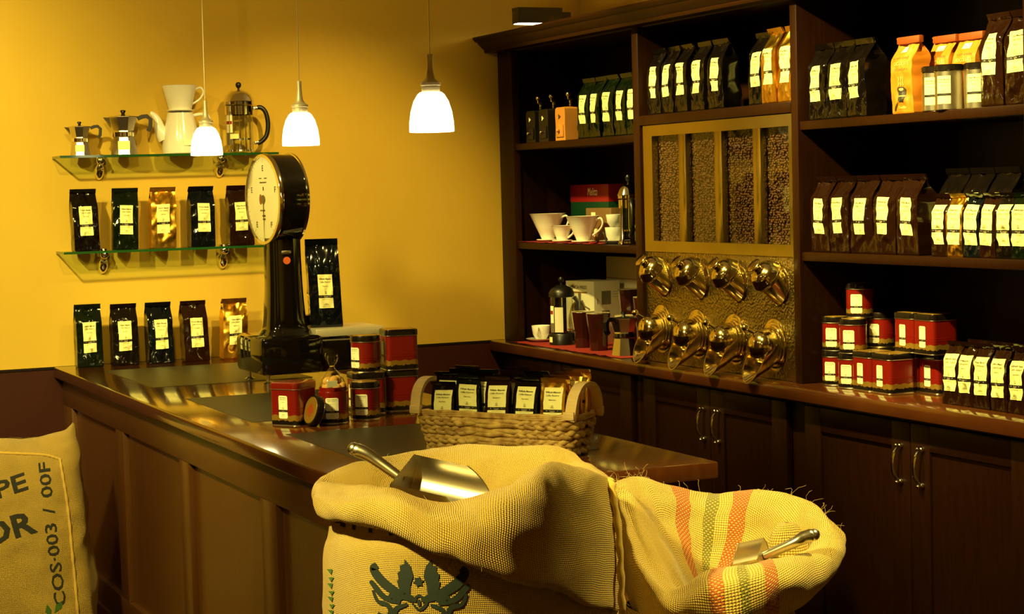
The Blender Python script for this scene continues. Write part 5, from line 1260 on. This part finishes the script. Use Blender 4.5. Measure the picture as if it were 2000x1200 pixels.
S2_COLLAR = [
   [(-0.113, 0.099, 0.743), (-0.149, -0.018, 0.722), (-0.118, -0.077, 0.702), (-0.054, -0.129, 0.695), (0.024, -0.141, 0.707), (0.106, -0.132, 0.724), (0.19, -0.07, 0.741), (0.227, 0.038, 0.786), (0.187, 0.122, 0.797), (0.106, 0.18, 0.796), (0.006, 0.204, 0.812), (-0.072, 0.173, 0.815)],
   [(-0.107, 0.118, 0.739), (-0.144, 0.001, 0.708), (-0.16, -0.135, 0.709), (-0.094, -0.198, 0.705), (-0.009, -0.212, 0.721), (0.092, -0.19, 0.746), (0.193, -0.103, 0.746), (0.273, 0.038, 0.782), (0.237, 0.165, 0.785), (0.145, 0.249, 0.781), (0.034, 0.278, 0.798), (-0.077, 0.219, 0.808)],
   [(-0.109, 0.124, 0.826), (-0.15, -0.001, 0.803), (-0.168, -0.15, 0.754), (-0.102, -0.211, 0.776), (-0.022, -0.235, 0.785), (0.084, -0.217, 0.788), (0.208, -0.129, 0.787), (0.296, 0.009, 0.824), (0.254, 0.172, 0.834), (0.144, 0.265, 0.841), (0.033, 0.284, 0.869), (-0.078, 0.224, 0.877)],
   [(-0.114, 0.131, 0.894), (-0.145, 0.01, 0.846), (-0.148, -0.125, 0.774), (-0.093, -0.191, 0.807), (-0.018, -0.213, 0.818), (0.093, -0.196, 0.82), (0.218, -0.12, 0.827), (0.271, 0.001, 0.853), (0.235, 0.15, 0.877), (0.126, 0.242, 0.878), (0.018, 0.26, 0.909), (-0.085, 0.208, 0.915)],
   [(-0.1, 0.137, 0.913), (-0.123, 0.033, 0.844), (-0.115, -0.074, 0.769), (-0.063, -0.138, 0.812), (0.006, -0.158, 0.821), (0.112, -0.15, 0.824), (0.212, -0.094, 0.848), (0.238, -0.005, 0.881), (0.196, 0.114, 0.9), (0.097, 0.191, 0.893), (-0.014, 0.209, 0.928), (-0.094, 0.169, 0.932)],
   [(-0.083, 0.118, 0.907), (-0.109, 0.026, 0.834), (-0.074, -0.038, 0.764), (-0.03, -0.089, 0.794), (0.032, -0.105, 0.802), (0.117, -0.109, 0.812), (0.191, -0.075, 0.837), (0.206, -0.014, 0.865), (0.165, 0.083, 0.88), (0.071, 0.146, 0.875), (-0.021, 0.168, 0.91), (-0.077, 0.149, 0.912)],
   [(-0.05, 0.1, 0.853), (-0.072, 0.041, 0.812), (-0.051, -0.006, 0.746), (-0.006, -0.047, 0.758), (0.048, -0.059, 0.764), (0.106, -0.073, 0.784), (0.162, -0.064, 0.805), (0.171, -0.023, 0.822), (0.137, 0.058, 0.822), (0.053, 0.117, 0.811), (-0.023, 0.131, 0.836), (-0.049, 0.122, 0.86)],
   [(-0.023, 0.072, 0.777), (-0.035, 0.032, 0.766), (-0.025, 0.003, 0.722), (0.007, -0.022, 0.714), (0.043, -0.038, 0.722), (0.084, -0.044, 0.748), (0.113, -0.034, 0.762), (0.12, -0.004, 0.765), (0.092, 0.042, 0.77), (0.036, 0.089, 0.768), (-0.008, 0.099, 0.781), (-0.022, 0.083, 0.785)],
   [(0.004, 0.045, 0.721), (-0.002, 0.025, 0.716), (0.001, 0.012, 0.698), (0.016, -0.006, 0.691), (0.035, -0.014, 0.695), (0.058, -0.013, 0.706), (0.072, -0.008, 0.713), (0.069, 0.005, 0.721), (0.053, 0.034, 0.727), (0.032, 0.055, 0.726), (0.019, 0.061, 0.726), (0.009, 0.054, 0.723)],
]
s2 = thing('jute_sack', 'loosely woven jute sack with red and green stripes beside the crested sack', 'sack', (.46, -3.90, 0))
_, BV, BF = cloth('sack_body', S2_BODY, 96, 48, M['juteopen'], s2, .008, 6, 11)
put('sack_bottom', mesh('sack_bottom', [Vector(p) + Vector((0, 0, .002)) for p in S2_BODY[0]], [tuple(range(12))]), M['jutetwill'], s2)
rimL = spline(S2_COLLAR[len(S2_COLLAR) // 2], 120, True); us = [0]
for i in range(120): us.append(us[-1] + (rimL[(i + 1) % 120] - rimL[i]).length)
ui = lambda k: us[int(round(k * 10))]
RS, GS = (.50, .075, .015), (.16, .17, .025)
M['jutestripe'] = weave('jute_striped', (.76, .53, .12), (.15, .08, .011), .0046, holes=.10, stripes=[(ui(3.0), ui(3.3), RS), (ui(3.6), ui(3.8), GS), (ui(4.1), ui(4.4), RS), (ui(8.2), ui(8.5), RS), (ui(8.7), ui(8.9), GS), (ui(9.2), ui(9.5), RS)])
_, CV, CF = cloth('rolled_collar', S2_COLLAR, 120, 96, M['jutestripe'], s2, .011, 9, 15)
put('coffee_fill', mesh('coffee_fill', [Vector(p) + Vector((0, 0, .003)) for p in S2_COLLAR[-1]], [tuple(range(12))]), M['bean'], s2)
hairs('loose_fibres', s2, [tuple(CV[(97 * i) + j]) for i in range(55, 119) for j in (40, 46, 50)], 90, 6, (.010, .040))
# a cone-shaped tuck of cloth inside the right of the mouth
tk = [[(.135 + r_ * math.cos(t), -.070 + r_ * .7 * math.sin(t), z) for t in [PI + 2 * PI * k / 8 for k in range(8)]] for z, r_ in ((.74, .055), (.79, .047), (.84, .034), (.865, .018), (.868, .003))]
cloth('inner_tuck', tk, 40, 20, M['jutestripe'], s2, .004, 9, 3)
V = []; F = []
tb2 = bvh(BV, BF)
for k in range(5): stroke(V, F, [(-.06 + k * .03, -.02 + .012 * k), (-.02 + k * .03, .02), (.02 + k * .03, .01 - .01 * k)], .014)
decal('dark_print', M['printblack'], s2, tb2, V, F, Vector((.02, -.22, .60)), ER)
scoop('steel scoop whose handle sticks out of the striped sack', 'steel scoops in the sacks', (.590, -4.065, .862), (.556, -4.050, .848), (.520, -4.010, .822), (.475, -3.945, .800), .030, 1)

# closed sack leaning at the left of the counter
cs = thing('jute_sack', 'full closed jute sack with stencilled letters at the left of the counter', 'sack', (-.405, -.93, 0), R_(-16))
def rr_(z, a, b, dy=0, e=.5, ear=0):
    out = []
    for k in range(16):
        t = PI + 2 * PI * k / 16; c, s = math.cos(t), math.sin(t)
        cc = math.copysign(abs(c) ** e, c); out.append((cc * a, math.copysign(abs(s) ** e, s) * b + dy, z + ear * abs(cc) ** 6))
    return out
RG = [rr_(0, .305, .10), rr_(.05, .340, .125), rr_(.25, .340, .135), rr_(.45, .324, .125, .008), rr_(.60, .312, .105, .016), rr_(.70, .300, .075, .03, .55, .012), rr_(.755, .295, .035, .045, .6, .035), rr_(.765, .290, .006, .05, .7, .045)]
_, BV, BF = cloth('sack_cloth', RG, 128, 84, M['jutetwill'], cs, .012, 9, 21)
put('sack_bottom', mesh('sack_bottom', [Vector(p) + Vector((0, 0, .002)) for p in RG[0]], [tuple(range(16))]), M['jutetwill'], cs)
tl = bvh(BV, BF); dY = Vector((0, 1, 0))
def ridge(name, pts, r_):
    P_ = []
    for x, z in spline([(a, b, 0) for a, b in pts], 60).__iter__() if False else [(p.x, p.y) for p in spline([(a, b, 0) for a, b in pts], 60)]:
        h = tl.ray_cast(Vector((x, -.6, z)), dY)
        if h[0]: P_.append(h[0] + h[1] * .001)
    return MB().tube(P_, [r_ * (1 + .25 * math.sin(i * 1.7)) for i in range(len(P_))], 7).build(name, M['jute'], cs, ang=None)
ridge('side_seam', [(.294, .04), (.290, .2), (.278, .4), (.264, .58), (.246, .70)], .0045)
ridge('top_seam', [(.246, .70), (.20, .715), (.12, .722), (.0, .73), (-.15, .725)], .0045)
px = lambda x, y: (.322 - (158 - x) * .00163, .705 - (y - 890) * .00160 + (x - 130) * .0001)   # photo layout of the print, in metres on the cloth
def word(name, m, txt, x0, y0, x1, y1, hh, bold=.02):
    """text along the line from (x0, y0) to (x1, y1) in metres"""
    tv, tf, tw, a, b = text2d(txt, bold, 0); d = Vector((x1 - x0, y1 - y0)); L = d.length; d /= L; n = Vector((-d.y, d.x))
    V = [((x0 + d.x * x / tw * L + n.x * y / .7 * hh), (y0 + d.y * x / tw * L + n.y * y / .7 * hh)) for x, y in tv]
    decal(name, m, cs, tl, V, tf, Vector((0, 0, 0)), Vector((1, 0, 0)), .0016, dY)
A = px(-32, 957); B = px(54, 938); word('stencil_lettering', M['printblack'], 'SPE', *A, *B, .050)
A = px(-60, 1045); B = px(70, 1018); word('stencil_lettering', M['printblack'], 'LOR', *A, *B, .066, .03)
A = px(117, 1165); B = px(92, 893); 
for tx, f0, f1 in (('COS·003', 0, .58), ('/', .645, .69), ('00F', .76, 1)):
    word('stencil_lettering', M['printblack'], tx, A[0] + (B[0] - A[0]) * f0, A[1] + (B[1] - A[1]) * f0, A[0] + (B[0] - A[0]) * f1, A[1] + (B[1] - A[1]) * f1, .034, .012)
A = px(-110, 1232); B = px(58, 1205); word('green_lettering', M['printgreen'], 'CORA', *A, *B, .055, .03)
V = []; F = []
for cx, cy, ang, l in ((84, 1172, 100, .042), (103, 1166, 55, .046), (112, 1192, 5, .036), (70, 1196, 165, .030), (104, 1212, -35, .034)):
    c = px(cx, cy); a = R_(ang); d = (math.cos(a), math.sin(a)); n = (-d[1], d[0])
    poly(V, F, [(c[0] - d[0] * l / 2, c[1] - d[1] * l / 2), (c[0] + n[0] * l * -.22, c[1] + n[1] * l * -.22), (c[0] + d[0] * l / 2, c[1] + d[1] * l / 2), (c[0] + n[0] * l * .22, c[1] + n[1] * l * .22)])
decal('leaf_print', M['printgreen'], cs, tl, V, F, Vector((0, 0, 0)), Vector((1, 0, 0)), .0016, dY)
V = []; F = []
for cx, cy in ((88, 1192), (94, 1198), (84, 1201), (92, 1207)): poly(V, F, ngon(px(cx, cy), .0085, 12))
decal('berry_print', M['printred'], cs, tl, V, F, Vector((0, 0, 0)), Vector((1, 0, 0)), .0019, dY)
gs = thing('green_sack', 'dark green cloth sack just showing behind the stencilled jute sack', 'sack', (-.62, -.50, 0), R_(-8))
_, V, F = cloth('sack_cloth', [[(x, y, z * 1.035) for x, y, z in r] for r in RG], 64, 40, M['greencloth'], gs, .008, 8, 33)
put('sack_bottom', mesh('sack_bottom', [Vector(p) + Vector((0, 0, .002)) for p in RG[0]], [tuple(range(16))]), M['greencloth'], gs)
